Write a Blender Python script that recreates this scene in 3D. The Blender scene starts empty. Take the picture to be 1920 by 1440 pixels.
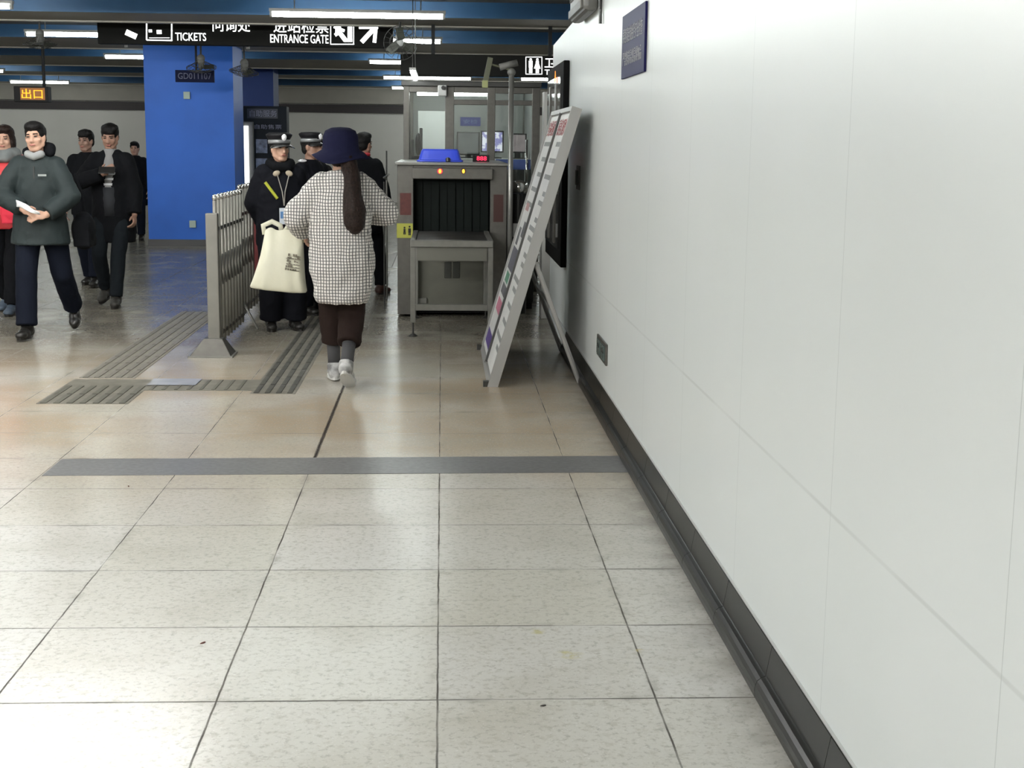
import bpy, bmesh, math, random
from mathutils import Vector, Matrix, noise
random.seed(7)
S = bpy.context.scene
COL = S.collection
PI = math.pi
V = Vector

# ------------------------------------------------------------------ camera
FOC, PITCH, YAW, ROLL, EYE = 2654.73, .168373, .0504522, .0116629, 1.50325
cp, sp, cy, sy = math.cos(PITCH), math.sin(PITCH), math.cos(YAW), math.sin(YAW)
FW = V((sy*cp, cy*cp, -sp)); R0 = V((cy, -sy, 0)); U0 = R0.cross(FW)
RT = R0*math.cos(ROLL) + U0*math.sin(ROLL); UP = U0*math.cos(ROLL) - R0*math.sin(ROLL)
cam = bpy.data.objects.new('camera', bpy.data.cameras.new('camera')); COL.objects.link(cam)
m = Matrix((RT, UP, -FW)).transposed().to_4x4(); m.translation = V((0, 0, EYE))
cam.matrix_world = m
cam.data.sensor_width = 36; cam.data.sensor_fit = 'HORIZONTAL'
cam.data.lens = 36*FOC/1920; cam.data.clip_start = .05; cam.data.clip_end = 200
S.camera = cam

# ------------------------------------------------------------------ world, exposure
w = bpy.data.worlds.new('world'); S.world = w; w.use_nodes = True
w.node_tree.nodes['Background'].inputs[0].default_value = (.62, .72, .75, 1)
w.node_tree.nodes['Background'].inputs[1].default_value = .05
S.view_settings.view_transform = 'Standard'; S.view_settings.look = 'None'
S.view_settings.exposure = 0; S.view_settings.gamma = 1; S.view_settings.use_curve_mapping = False
TUBE_FAR, TUBE_NEAR = 38.0, 170.0      # emission of the lamp tubes: far hall, brighter added lamps near the camera

def at(u, v, Y):      # the point at depth Y that the photograph shows at pixel (u, v)
    d = FW + RT*((u-960)/FOC) - UP*((v-720)/FOC)
    q = V((0, 0, EYE)) + d*(Y/d.y); return q
def ax(u, v, Y): return at(u, v, Y).x
def az(u, v, Y): return at(u, v, Y).z

# ------------------------------------------------------------------ materials
MATS = {}
def mat(name, col, rough=.5, metal=0, em=0, emcol=None, spec=.5, noise_amt=0, nscale=8, bump=0, bscale=60, sheen=0, trans=0, alpha=1, coat=0):
    if name in MATS: return MATS[name]
    mt = bpy.data.materials.new(name); mt.use_nodes = True; nt = mt.node_tree; b = nt.nodes['Principled BSDF']
    c = (*col, 1)
    b.inputs['Base Color'].default_value = c; b.inputs['Roughness'].default_value = rough
    b.inputs['Metallic'].default_value = metal; b.inputs['Specular IOR Level'].default_value = spec
    b.inputs['Transmission Weight'].default_value = trans; b.inputs['Alpha'].default_value = alpha
    b.inputs['Coat Weight'].default_value = coat
    if sheen: b.inputs['Sheen Weight'].default_value = sheen
    if em:
        b.inputs['Emission Color'].default_value = (*(emcol or col), 1); b.inputs['Emission Strength'].default_value = em
    tc = nt.nodes.new('ShaderNodeTexCoord')
    if noise_amt:
        n = nt.nodes.new('ShaderNodeTexNoise'); n.inputs['Scale'].default_value = nscale; n.inputs['Detail'].default_value = 5
        nt.links.new(tc.outputs['Object'], n.inputs['Vector'])
        mr = nt.nodes.new('ShaderNodeMapRange'); mr.inputs['From Min'].default_value = .3; mr.inputs['From Max'].default_value = .7
        mr.inputs['To Min'].default_value = 1-noise_amt; mr.inputs['To Max'].default_value = 1+noise_amt
        nt.links.new(n.outputs['Fac'], mr.inputs['Value'])
        mx = nt.nodes.new('ShaderNodeVectorMath'); mx.operation = 'SCALE'; mx.inputs[0].default_value = col
        nt.links.new(mr.outputs['Result'], mx.inputs['Scale']); nt.links.new(mx.outputs['Vector'], b.inputs['Base Color'])
    if bump:
        n2 = nt.nodes.new('ShaderNodeTexNoise'); n2.inputs['Scale'].default_value = bscale; n2.inputs['Detail'].default_value = 3
        nt.links.new(tc.outputs['Object'], n2.inputs['Vector'])
        bp = nt.nodes.new('ShaderNodeBump'); bp.inputs['Strength'].default_value = bump; bp.inputs['Distance'].default_value = .01
        nt.links.new(n2.outputs['Fac'], bp.inputs['Height']); nt.links.new(bp.outputs['Normal'], b.inputs['Normal'])
    MATS[name] = mt; return mt

class NT:
    """small helper for node graphs"""
    def __init__(s, mt): s.t = mt.node_tree; s.b = s.t.nodes['Principled BSDF']
    def n(s, typ, **k):
        x = s.t.nodes.new(typ)
        for a, v in k.items(): setattr(x, a, v)
        return x
    def l(s, a, b): s.t.links.new(a, b)
    def m(s, op, a, b=None, c=None):
        x = s.n('ShaderNodeMath', operation=op)
        for i, v in enumerate((a, b, c)):
            if v is None: continue
            if isinstance(v, (int, float)): x.inputs[i].default_value = v
            else: s.l(v, x.inputs[i])
        return x.outputs[0]
    def mix(s, f, a, b):
        x = s.n('ShaderNodeMix', data_type='RGBA')
        for k, v in ((0, f), (6, a), (7, b)):
            if isinstance(v, (int, float)): x.inputs[k].default_value = v
            elif isinstance(v, tuple): x.inputs[k].default_value = (*v, 1) if len(v) == 3 else v
            else: s.l(v, x.inputs[k])
        return x.outputs[2]
    def noise(s, vec, scale, detail=4, rough=.5):
        x = s.n('ShaderNodeTexNoise'); x.inputs['Scale'].default_value = scale; x.inputs['Detail'].default_value = detail
        x.inputs['Roughness'].default_value = rough; s.l(vec, x.inputs['Vector']); return x.outputs['Fac']
    def ramp(s, f, lo, hi, a=0., b=1.):
        x = s.n('ShaderNodeMapRange'); x.interpolation_type = 'SMOOTHSTEP'
        for k, v in zip(('From Min', 'From Max', 'To Min', 'To Max'), (lo, hi, a, b)): x.inputs[k].default_value = v
        s.l(f, x.inputs['Value']); return x.outputs[0]

TILE, X0, Y0 = .6, -.00834, 3.678
def floor_material():
    mt = bpy.data.materials.new('granite_tiles'); mt.use_nodes = True; k = NT(mt)
    tc = k.n('ShaderNodeTexCoord').outputs['Object']
    sx = k.n('ShaderNodeSeparateXYZ'); k.l(tc, sx.inputs[0]); x, y = sx.outputs[0], sx.outputs[1]
    wob = k.m('MULTIPLY', k.m('SUBTRACT', k.noise(tc, 9, 4), .5), .006)
    px = k.m('DIVIDE', k.m('SUBTRACT', k.m('ADD', x, wob), X0), TILE); py = k.m('DIVIDE', k.m('SUBTRACT', k.m('ADD', y, wob), Y0), TILE)
    dx = k.m('ABSOLUTE', k.m('SUBTRACT', px, k.m('ROUND', px))); dy = k.m('ABSOLUTE', k.m('SUBTRACT', py, k.m('ROUND', py)))
    jx = k.ramp(dx, .0025, .0075, 1, 0); jy = k.ramp(dy, .003, .0105, 1, 0)
    jn = k.ramp(k.noise(tc, 3.3, 3), .3, .62, .5, 1)
    joint = k.m('MULTIPLY', k.m('MAXIMUM', jx, k.m('MULTIPLY', jy, .95)), jn)
    soil = k.m('MULTIPLY', k.ramp(k.m('MINIMUM', dx, dy), 0, .07, 1, 0), k.ramp(k.noise(tc, 5.5, 4), .5, .75))
    # the badly stained joint under the walking woman
    bj = k.m('MULTIPLY', k.ramp(k.m('ABSOLUTE', k.m('ADD', px, 1.0)), .006, .022, 1, 0), k.m('MULTIPLY', k.ramp(y, 6.55, 6.62), k.ramp(y, 8.7, 8.9, 1, 0)))
    # per-tile tone
    cb = k.n('ShaderNodeCombineXYZ'); k.l(k.m('FLOOR', px), cb.inputs[0]); k.l(k.m('FLOOR', py), cb.inputs[1])
    wn = k.n('ShaderNodeTexWhiteNoise', noise_dimensions='2D'); k.l(cb.outputs[0], wn.inputs[0])
    base = k.mix(wn.outputs['Value'], (.60, .59, .525), (.64, .635, .605))
    warm = k.m('MULTIPLY', k.ramp(y, 4.8, 7.6), k.ramp(k.noise(tc, .9, 4), .30, .62, .35, 1))
    base = k.mix(warm, base, (.45, .36, .26))
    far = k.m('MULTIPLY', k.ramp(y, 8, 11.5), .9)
    base = k.mix(far, base, (.125, .115, .09))  # far tiles darkened by colour, standing in for the dimmer far hall
    blot = k.ramp(k.noise(tc, 2.2, 3, .5), .42, .78)
    base = k.mix(k.m('MULTIPLY', blot, .5), base, (.46, .44, .37))
    sp1 = k.ramp(k.noise(tc, 48, 5, .7), .5, .66); base = k.mix(k.m('MULTIPLY', sp1, .6), base, (.36, .35, .31))
    sp2 = k.ramp(k.noise(tc, 27, 4, .65), .52, .68); base = k.mix(k.m('MULTIPLY', sp2, .42), base, (.40, .38, .32))
    sp3 = k.ramp(k.noise(tc, 110, 2, .6), .62, .7); base = k.mix(k.m('MULTIPLY', sp3, .5), base, (.78, .78, .76))
    base = k.mix(k.m('MULTIPLY', soil, .45), base, (.25, .235, .2))
    base = k.mix(k.m('MULTIPLY', joint, .9), base, (.06, .055, .05))
    base = k.mix(bj, base, (.035, .028, .024))
    # dirt gathered along the skirting and yellow spots
    edge = k.m('MULTIPLY', k.ramp(x, .66, .88), k.ramp(k.noise(tc, 7, 4), .35, .65, .25, 1))
    base = k.mix(k.m('MULTIPLY', edge, .55), base, (.27, .25, .215))
    for (a, b, r, cc) in ((.385, 4.02, .05, (.52, .47, .16)), (.30, 4.22, .035, (.50, .46, .2)), (.60, 4.05, .02, (.55, .47, .25))):
        dd = k.m('SQRT', k.m('ADD', k.m('POWER', k.m('SUBTRACT', x, a), 2), k.m('POWER', k.m('SUBTRACT', y, b), 2)))
        f = k.m('MULTIPLY', k.ramp(dd, r*.3, r, 1, 0), k.ramp(k.noise(tc, 28, 3), .42, .6)); base = k.mix(k.m('MULTIPLY', f, .7), base, cc)
    k.l(base, k.b.inputs['Base Color']); k.l(k.ramp(joint, 0, 1, .24, .05), k.b.inputs['Specular IOR Level'])
    rg = k.m('ADD', .235, k.m('MULTIPLY', joint, .7)); k.l(rg, k.b.inputs['Roughness'])
    bp = k.n('ShaderNodeBump'); bp.inputs['Strength'].default_value = .25; bp.inputs['Distance'].default_value = .002
    hgt = k.m('MULTIPLY', k.noise(tc, 1.3, 2), .12); k.l(hgt, bp.inputs['Height']); k.l(bp.outputs[0], k.b.inputs['Normal'])
    return mt

WX = .92       # plane of the enamel panel wall
SEAMS = (1.05, 2.13, 3.21, 4.23, 5.26, 6.3, 7.34, 8.38, 9.42, 10.46)
def wall_material():
    mt = bpy.data.materials.new('enamel_wall_panels'); mt.use_nodes = True; k = NT(mt)
    tc = k.n('ShaderNodeTexCoord').outputs['Object']
    sx = k.n('ShaderNodeSeparateXYZ'); k.l(tc, sx.inputs[0]); y, z = sx.outputs[1], sx.outputs[2]
    py = k.m('DIVIDE', k.m('SUBTRACT', y, 3.21), 1.04)
    dy = k.m('MULTIPLY', k.m('ABSOLUTE', k.m('SUBTRACT', py, k.m('ROUND', py))), 1.04)
    ln = k.ramp(dy, .0006, .0022, 1, 0)
    dz = k.m('ABSOLUTE', k.m('SUBTRACT', z, .648)); hz = k.m('MULTIPLY', k.ramp(dz, .002, .0075, 1, 0), k.ramp(k.noise(tc, 2.5, 3), .3, .6, .4, 1))
    base = k.mix(k.ramp(k.noise(tc, .6, 3), .35, .65), (.785, .83, .83), (.81, .85, .855))
    base = k.mix(k.m('MULTIPLY', ln, .4), base, (.30, .34, .34))
    base = k.mix(k.m('MULTIPLY', hz, .35), base, (.50, .53, .52))
    k.l(base, k.b.inputs['Base Color']); k.b.inputs['Roughness'].default_value = .33; k.b.inputs['Specular IOR Level'].default_value = .3
    bp = k.n('ShaderNodeBump'); bp.inputs['Strength'].default_value = .35; bp.inputs['Distance'].default_value = .004
    mp = k.n('ShaderNodeMapping'); mp.inputs['Scale'].default_value = (1, 2.2, .25); k.l(tc, mp.inputs[0])
    k.l(k.m('ADD', k.noise(mp.outputs[0], 1.2, 2), k.m('MULTIPLY', ln, -.3)), bp.inputs['Height']); k.l(bp.outputs[0], k.b.inputs['Normal'])
    return mt

def check_material():
    mt = bpy.data.materials.new('white_checked_cloth'); mt.use_nodes = True; k = NT(mt)
    tc = k.n('ShaderNodeTexCoord').outputs['Object']
    sx = k.n('ShaderNodeSeparateXYZ'); k.l(tc, sx.inputs[0]); x, y, z = sx.outputs
    wb = k.m('MULTIPLY', k.noise(tc, 6, 2), .022)
    nr = k.n('ShaderNodeTexCoord').outputs['Normal']; sn = k.n('ShaderNodeSeparateXYZ'); k.l(nr, sn.inputs[0])
    side = k.m('GREATER_THAN', k.m('ABSOLUTE', sn.outputs[0]), k.m('MULTIPLY', k.m('ABSOLUTE', sn.outputs[1]), 1.5))
    xx = k.m('ADD', k.m('MULTIPLY', x, k.m('SUBTRACT', 1, side)), k.m('MULTIPLY', y, side))
    a = k.m('DIVIDE', k.m('ADD', xx, wb), .018)
    b = k.m('DIVIDE', k.m('ADD', z, wb), .0195)
    def line(p, wd):
        return k.ramp(k.m('ABSOLUTE', k.m('SUBTRACT', p, k.m('ROUND', p))), wd*.6, wd, 1, 0)
    f = k.m('MAXIMUM', line(a, .18), k.m('MULTIPLY', line(b, .17), .85))
    base = k.mix(k.m('MULTIPLY', f, .93), (.74, .72, .69), (.035, .035, .042))
    k.l(base, k.b.inputs['Base Color']); k.b.inputs['Roughness'].default_value = .85
    bp = k.n('ShaderNodeBump'); bp.inputs['Strength'].default_value = .5; bp.inputs['Distance'].default_value = .02
    k.l(k.noise(tc, 9, 3), bp.inputs['Height']); k.l(bp.outputs[0], k.b.inputs['Normal'])
    return mt

steel = mat('brushed_steel', (.125, .12, .108), .38, .5, noise_amt=.1, nscale=20)
steel_l = mat('pale_steel', (.23, .228, .21), .36, .5, noise_amt=.08, nscale=15)
steel_d = mat('dark_steel', (.06, .06, .057), .4, .5, noise_amt=.1)
chrome = mat('chrome', (.75, .75, .74), .12, 1)
black = mat('black_gloss', (.012, .012, .012), .3)
black_m = mat('matt_black', (.015, .015, .016), .75, noise_amt=.15)
white_p = mat('white_paint', (.55, .56, .55), .45, noise_amt=.04)
grey_p = mat('grey_paint', (.16, .16, .15), .5, noise_amt=.08)
letter_w = mat('lit_white_lettering', (1, 1, 1), .5, em=2.6, emcol=(.97, 1, .98))
letter_d = mat('dull_lettering', (.30, .31, .42), .5)
glass = mat('glass', (.9, .95, .93), .03, trans=1.0, spec=.5)

# ------------------------------------------------------------------ mesh helpers
def box(bm, x0, x1, y0, y1, z0, z1, M=None):
    if x0 > x1: x0, x1 = x1, x0
    if y0 > y1: y0, y1 = y1, y0
    if z0 > z1: z0, z1 = z1, z0
    vs = [bm.verts.new((x, y, z)) for x in (x0, x1) for y in (y0, y1) for z in (z0, z1)]
    if M is not None:
        for v in vs: v.co = M @ v.co
    for f in ((0, 1, 3, 2), (4, 6, 7, 5), (0, 4, 5, 1), (2, 3, 7, 6), (0, 2, 6, 4), (1, 5, 7, 3)):
        bm.faces.new([vs[i] for i in f])
def cyl(bm, a, b, r, r2=None, seg=16, caps=True):
    a, b = V(a), V(b); r2 = r if r2 is None else r2
    d = (b-a)
    if d.length < 1e-6: return
    M = Matrix.Translation((a+b)/2) @ d.to_track_quat('Z', 'Y').to_matrix().to_4x4()
    bmesh.ops.create_cone(bm, cap_ends=caps, segments=seg, radius1=max(r, 1e-4), radius2=max(r2, 1e-4), depth=d.length, matrix=M)
def ell(bm, c, r, R=None, seg=16):
    if not hasattr(r, '__len__'): r = (r, r, r)
    M = Matrix.Translation(V(c)) @ (R.to_4x4() if R is not None else Matrix.Identity(4)) @ Matrix.Diagonal((*r, 1))
    bmesh.ops.create_uvsphere(bm, u_segments=seg, v_segments=max(8, seg*2//3), radius=1, matrix=M)
def tube(bm, pts, rad, seg=8):
    for i in range(len(pts)-1):
        ra = rad[i] if hasattr(rad, '__len__') else rad; rb = rad[i+1] if hasattr(rad, '__len__') else rad
        cyl(bm, pts[i], pts[i+1], ra, rb, seg)
        if 0 < i: ell(bm, pts[i], ra, seg=8)
def limb(bm, pts, rad):
    for i in range(len(pts)-1): cyl(bm, pts[i], pts[i+1], rad[i], rad[i+1], 16)
    for p, r in zip(pts, rad): ell(bm, p, r*1.0)
def lathe(bm, prof, c=(0, 0, 0), seg=32, M=None, wave=None):
    rows = []
    for i, (r, z) in enumerate(prof):
        row = []
        for k in range(seg):
            t = 2*PI*k/seg; dz = wave(t, i) if wave else 0
            co = V((c[0]+r*math.cos(t), c[1]+r*math.sin(t), c[2]+z+dz))
            row.append(bm.verts.new(M @ co if M is not None else co))
        rows.append(row)
    for a, b in zip(rows, rows[1:]):
        for k in range(seg): bm.faces.new((a[k], a[(k+1) % seg], b[(k+1) % seg], b[k]))
    if prof[0][0] > 0: bm.faces.new(rows[0][::-1])
    if prof[-1][0] > 0: bm.faces.new(rows[-1])
def loft(bm, rings, seg=24):
    """rings: (x, y, z, rx, ry) horizontal ellipses"""
    rows = []
    for (x, y, z, rx, ry) in rings:
        rows.append([bm.verts.new((x+rx*math.cos(2*PI*k/seg), y+ry*math.sin(2*PI*k/seg), z)) for k in range(seg)])
    for a, b in zip(rows, rows[1:]):
        for k in range(seg): bm.faces.new((a[k], a[(k+1) % seg], b[(k+1) % seg], b[k]))
    bm.faces.new(rows[0][::-1]); bm.faces.new(rows[-1])
def poly(bm, pts, d):
    """flat outline pts extruded by vector d"""
    a = [bm.verts.new(p) for p in pts]; b = [bm.verts.new(V(p)+V(d)) for p in pts]; n = len(a)
    bm.faces.new(a[::-1]); bm.faces.new(b)
    for i in range(n): bm.faces.new((a[i], a[(i+1) % n], b[(i+1) % n], b[i]))

def tag(o, label=None, cat=None, group=None, kind=None):
    if label: o['label'] = label
    if cat: o['category'] = cat
    if group: o['group'] = group
    if kind: o['kind'] = kind
    return o
def thing(name, label, cat, loc=(0, 0, 0), rz=0, group=None):
    o = bpy.data.objects.new(name, None); COL.objects.link(o); o.location = loc; o.rotation_euler = (0, 0, rz)
    o.empty_display_size = .1
    return tag(o, label, cat, group)
SPLIT = {'lamp_cap': 'lamp_cap', 'hanger': 'hanger', 'hanging_wire': 'hanging_wire', 'eyes': 'eye', 'eyebrows': 'eyebrow', 'booth_frame': 'booth_frame', 'side_rail': 'side_rail',
         'foot': 'foot', 'post': 'post', 'socket_face': 'socket_face', 'socket_hole': 'socket_hole', 'latch_plate': 'latch_plate', 'blade': 'blade', 'splayed_foot': 'splayed_foot', 'door_handle': 'door_handle', 'rollers': 'roller', 'link_bars': 'link_bar'}
def islands(bm, pad=.0015):
    """clusters of faces whose islands touch"""
    seen, isl = set(), []
    for f in bm.faces:
        if f in seen: continue
        st, grp = [f], []; seen.add(f)
        while st:
            g = st.pop(); grp.append(g)
            for e in g.edges:
                for h in e.link_faces:
                    if h not in seen: seen.add(h); st.append(h)
        cs = [v.co for g in grp for v in g.verts]
        lo = [min(c[i] for c in cs)-pad for i in range(3)]; hi = [max(c[i] for c in cs)+pad for i in range(3)]
        isl.append([grp, lo, hi])
    par = list(range(len(isl)))
    def fd(i):
        while par[i] != i: i = par[i]
        return i
    for i in range(len(isl)):
        for j in range(i):
            if all(isl[i][1][k] <= isl[j][2][k] and isl[j][1][k] <= isl[i][2][k] for k in range(3)): par[fd(i)] = fd(j)
    out = {}
    for i in range(len(isl)): out.setdefault(fd(i), []).extend(isl[i][0])
    return list(out.values())
def obj(name, bm, mt, parent=None, smooth=False, bevel=0, label=None):
    if name in SPLIT:
        cl = islands(bm); last = None
        for grp in cl:
            b2 = bmesh.new(); mp = {}
            for f in grp:
                for v in f.verts:
                    if v not in mp: mp[v] = b2.verts.new(v.co)
                b2.faces.new([mp[v] for v in f.verts])
            last = obj1(SPLIT[name], b2, mt, parent, smooth, bevel, label)
        bm.free(); return last
    return obj1(name, bm, mt, parent, smooth, bevel, label)
def obj1(name, bm, mt, parent=None, smooth=False, bevel=0, label=None):
    bmesh.ops.recalc_face_normals(bm, faces=bm.faces)
    me = bpy.data.meshes.new(name); bm.to_mesh(me); bm.free()
    me.materials.append(mt)
    if smooth:
        for p in me.polygons: p.use_smooth = True
    o = bpy.data.objects.new(name, me); COL.objects.link(o)
    if smooth == 'auto':
        pass
    if parent is not None: o.parent = parent
    if bevel:
        md = o.modifiers.new('bevel', 'BEVEL'); md.width = bevel; md.segments = 2; md.limit_method = 'ANGLE'
    if label: o['label'] = label
    return o
def B(): return bmesh.new()
def boxobj(name, x0, x1, y0, y1, z0, z1, mt, parent=None, bevel=0, label=None):
    bm = B(); box(bm, x0, x1, y0, y1, z0, z1); return obj(name, bm, mt, parent, bevel=bevel, label=label)
def struct(name, bm, mt, **k):
    o = obj(name, bm, mt, **k); o['kind'] = 'structure'; return o
def copy_tree(o, loc=None):
    r = o.copy(); COL.objects.link(r)
    if loc is not None: r.location = loc
    for c in o.children:
        d = c.copy(); COL.objects.link(d); d.parent = r
        for g in c.children:
            e = g.copy(); COL.objects.link(e); e.parent = d
    return r

def lettering(name, body, M, height, mt, parent, width=None, extrude=.004):
    """text as mesh; M maps the text's xy plane to the parent's space, origin bottom-left; width stretches it"""
    cu = bpy.data.curves.new(name, 'FONT'); cu.body = body; cu.size = 1; cu.extrude = .02; cu.resolution_u = 3
    to = bpy.data.objects.new('tmp', cu); COL.objects.link(to)
    dg = bpy.context.evaluated_depsgraph_get(); me = bpy.data.meshes.new_from_object(to.evaluated_get(dg))
    bpy.data.objects.remove(to)
    if not me.vertices: return None
    xs = [v.co.x for v in me.vertices]; ys = [v.co.y for v in me.vertices]
    x0, x1, y0, y1 = min(xs), max(xs), min(ys), max(ys)
    sy_ = height/(y1-y0); sx_ = (width/(x1-x0)) if width else sy_
    for v in me.vertices:
        v.co = M @ V(((v.co.x-x0)*sx_, (v.co.y-y0)*sy_, v.co.z/.02*extrude))
    me.name = name; me.materials.clear(); me.materials.append(mt)
    o = bpy.data.objects.new(name, me); COL.objects.link(o)
    if parent is not None: o.parent = parent
    return o
def frame_m(o, x, y):
    """matrix with origin o, text x axis x, text y axis y"""
    x, y = V(x).normalized(), V(y).normalized(); z = x.cross(y)
    m = Matrix((x, y, z)).transposed().to_4x4(); m.translation = V(o); return m

# ------------------------------------------------------------------ the hall
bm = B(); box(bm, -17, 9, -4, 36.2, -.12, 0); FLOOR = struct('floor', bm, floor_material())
# enamel panel wall on the right, its upper part ends nearer than its lower part
WZ = 3.0
bm = B(); poly(bm, [(WX, -4, 0), (WX, 12.05, 0), (WX, 12.05, 2.31), (WX, 9.95, 2.36), (WX, 9.75, WZ), (WX, -4, WZ)], (.3, 0, 0))
struct('wall_right', bm, wall_material())
dk = mat('dark_purple_grey', (.035, .032, .04), .6)
bm = B(); box(bm, WX-.01, WX+.32, 9.6, 9.75, 2.36, WZ); struct('trim_1', bm, dk)
# skirting: rounded lower cable cover, sloped upper face, pale metal bead on top
bm = B()
prof = [(.92, 0), (.868, 0), (.866, .02), (.868, .035), (.873, .048), (.882, .056), (.892, .06), (.896, .062), (.897, .07), (.910, .146), (.92, .148)]
for Ya, Yb in [(Y0-TILE*8+.6*i+.0015, Y0-TILE*8+.6*(i+1)-.0015) for i in range(0, 19)]:
    if Ya > 12: break
    poly(bm, [(x, Ya, z) for x, z in prof], (0, min(Yb, 12.05)-Ya, 0))
struct('baseboard_right', bm, mat('black_skirting_stone', (.014, .014, .013), .28, noise_amt=.25, nscale=5, spec=.2))
boxobj('trim_2', .912, .9205, -4, 12.05, .1485, .1515, mat('pale_trim_metal', (.62, .62, .62), .3, .6))['kind'] = 'structure'

CZ = 2.96
ceil_d = mat('dark_ceiling', (.16, .155, .145), .7, noise_amt=.08)
beam_g = mat('grey_beam_soffit', (.40, .375, .33), .65, noise_amt=.06, nscale=3)
beam_b = mat('blue_beam_face', (.04, .13, .29), .45, noise_amt=.1, nscale=3)
lip_m = mat('beam_lip', (.55, .52, .46), .5)
bm = B(); box(bm, -17, 9, -4, 36.2, CZ, CZ+.1); struct('ceiling', bm, ceil_d)
fronts = [(.3, 1.6), (4.1, 1.6), (7.9, 1.6), (11.6, 1.55), (15.35, 1.2), (19.25, 2.2), (23.5, 3.0), (29.0, 1.7), (34.4, 1.2)]
for i, (yf, wd) in enumerate(fronts):
    bm = B(); box(bm, -17, 9, yf+.03, yf+wd, 2.8, CZ); struct('trim_%d' % (3+3*i), bm, beam_g)
    bm = B(); box(bm, -17, 9, yf, yf+.03, 2.797, CZ); struct('trim_%d' % (4+3*i), bm, beam_b)
    bm = B(); box(bm, -17, 9, yf+wd-.1, yf+wd+.01, 2.785, 2.8); struct('trim_%d' % (5+3*i), bm, lip_m)
wall_far = mat('far_wall_paint', (.80, .78, .73), .6, noise_amt=.04, nscale=1)
bm = B(); box(bm, -17, 9, 36, 36.2, 0, CZ); struct('wall_back', bm, wall_far)
bm = B(); box(bm, -17, 9, 35.7, 35.98, 2.42, 2.8); struct('trim_40', bm, beam_g)
bm = B(); box(bm, -17, 9, 35.9, 35.99, 2.2, 2.4); struct('trim_41', bm, mat('dark_cornice', (.06, .05, .052), .6))
bm = B(); box(bm, -17.2, -17, -4, 36.2, 0, CZ); struct('wall_left', bm, wall_far)
bm = B(); box(bm, 9, 9.2, -4, 36.2, 0, CZ); struct('wall_side', bm, wall_far)
bm = B(); box(bm, -17, 9, -4.2, -4, 0, CZ); struct('wall_front', bm, wall_far)
# stub wall panel beyond the end of the enamel wall
bm = B(); box(bm, .865, 1.25, 12.25, 12.5, .0, az(1015, 172, 12.25)); struct('wall_stub', bm, mat('grey_white_panel', (.42, .42, .40), .4, noise_amt=.05))

# columns
def col_mat(name, c):
    mt = mat(name, c, .5, noise_amt=.10, nscale=1.5, spec=.35); return mt
xa, xb = ax(274, 280, 20.2), ax(440, 300, 20.2)
bm = B(); box(bm, xa, xb, 20.2, 21.15, .0, CZ); c1 = struct('wall_column', bm, col_mat('blue_enamel', (.020, .14, .62)))
bm = B(); box(bm, xa-.012, xb+.012, 20.188, 21.16, 0, .115); struct('baseboard_column', bm, black)
bm = B(); box(bm, xa-.03, xb+.03, 20.17, 21.18, 0, .02); struct('trim_42', bm, steel_d)
bm = B(); box(bm, ax(452, 200, 28), ax(513, 200, 28), 28, 28.9, 0, CZ); struct('wall_column_far', bm, col_mat('deep_blue_enamel', (.02, .06, .28)))

# floor inlays
stone = mat('dark_grey_stone_band', (.15, .15, .152), .35, noise_amt=.2, nscale=40)
bm = B(); a, b, c, d = V((-1.80, 6.66, 0)), V((.87, 6.74, 0)), V((.87, 6.39, 0)), V((-1.80, 6.32, 0))
poly(bm, [(p.x, p.y, .0004) for p in (a, b, c, d)], (0, 0, .0012)); struct('trim_43', bm, stone)
tact = mat('tactile_paving', (.165, .155, .125), .5, noise_amt=.2, nscale=12)
rib_m = mat('tactile_ribs', (.06, .057, .048), .5, noise_amt=.25, nscale=12)
def tactile(name, x0, x1, y0, y1, ribs_along_y=True, n=4):
    bm = B(); box(bm, x0, x1, y0, y1, .0002, .0022); faint = name == 'trim_47'
    struct(name, bm, mat('faint_tactile_paving', (.22, .205, .17), .5, noise_amt=.15, nscale=12) if faint else tact)
    bm = B()
    if ribs_along_y:
        for j in range(int((y1-y0)/.3)):
            for i in range(n):
                xc = x0+(x1-x0)*(i+.5)/n; wd = (x1-x0)/n*.22; box(bm, xc-wd, xc+wd, y0+.3*j+.008, y0+.3*j+.292, .002, .006)
    else:
        for i in range(int((x1-x0)/.075)): box(bm, x0+.075*i+.025, x0+.075*i+.045, y0+.02, y1-.02, .002, .005)
    struct(name+'0', bm, mat('faint_ribs', (.17, .16, .135), .5) if faint else rib_m if name == 'trim_44' else mat('worn_ribs', (.105, .10, .08), .5))
tactile('trim_44', -1.15, -.88, 8.45, 12.6)
tactile('trim_45', -2.32, -1.80, 8.1, 8.95, True, 7)
tactile('trim_46', -1.80, -1.15, 8.55, 8.95, False)
tactile('trim_47', -2.3, -1.95, 9.0, 12.6, True, 5)
bm = B(); box(bm, -1.82, -1.52, 8.72, 8.96, .0062, .0066); struct('trim_48', bm, mat('light_patch_stone', (.38, .38, .385), .25, noise_amt=.1))

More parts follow.
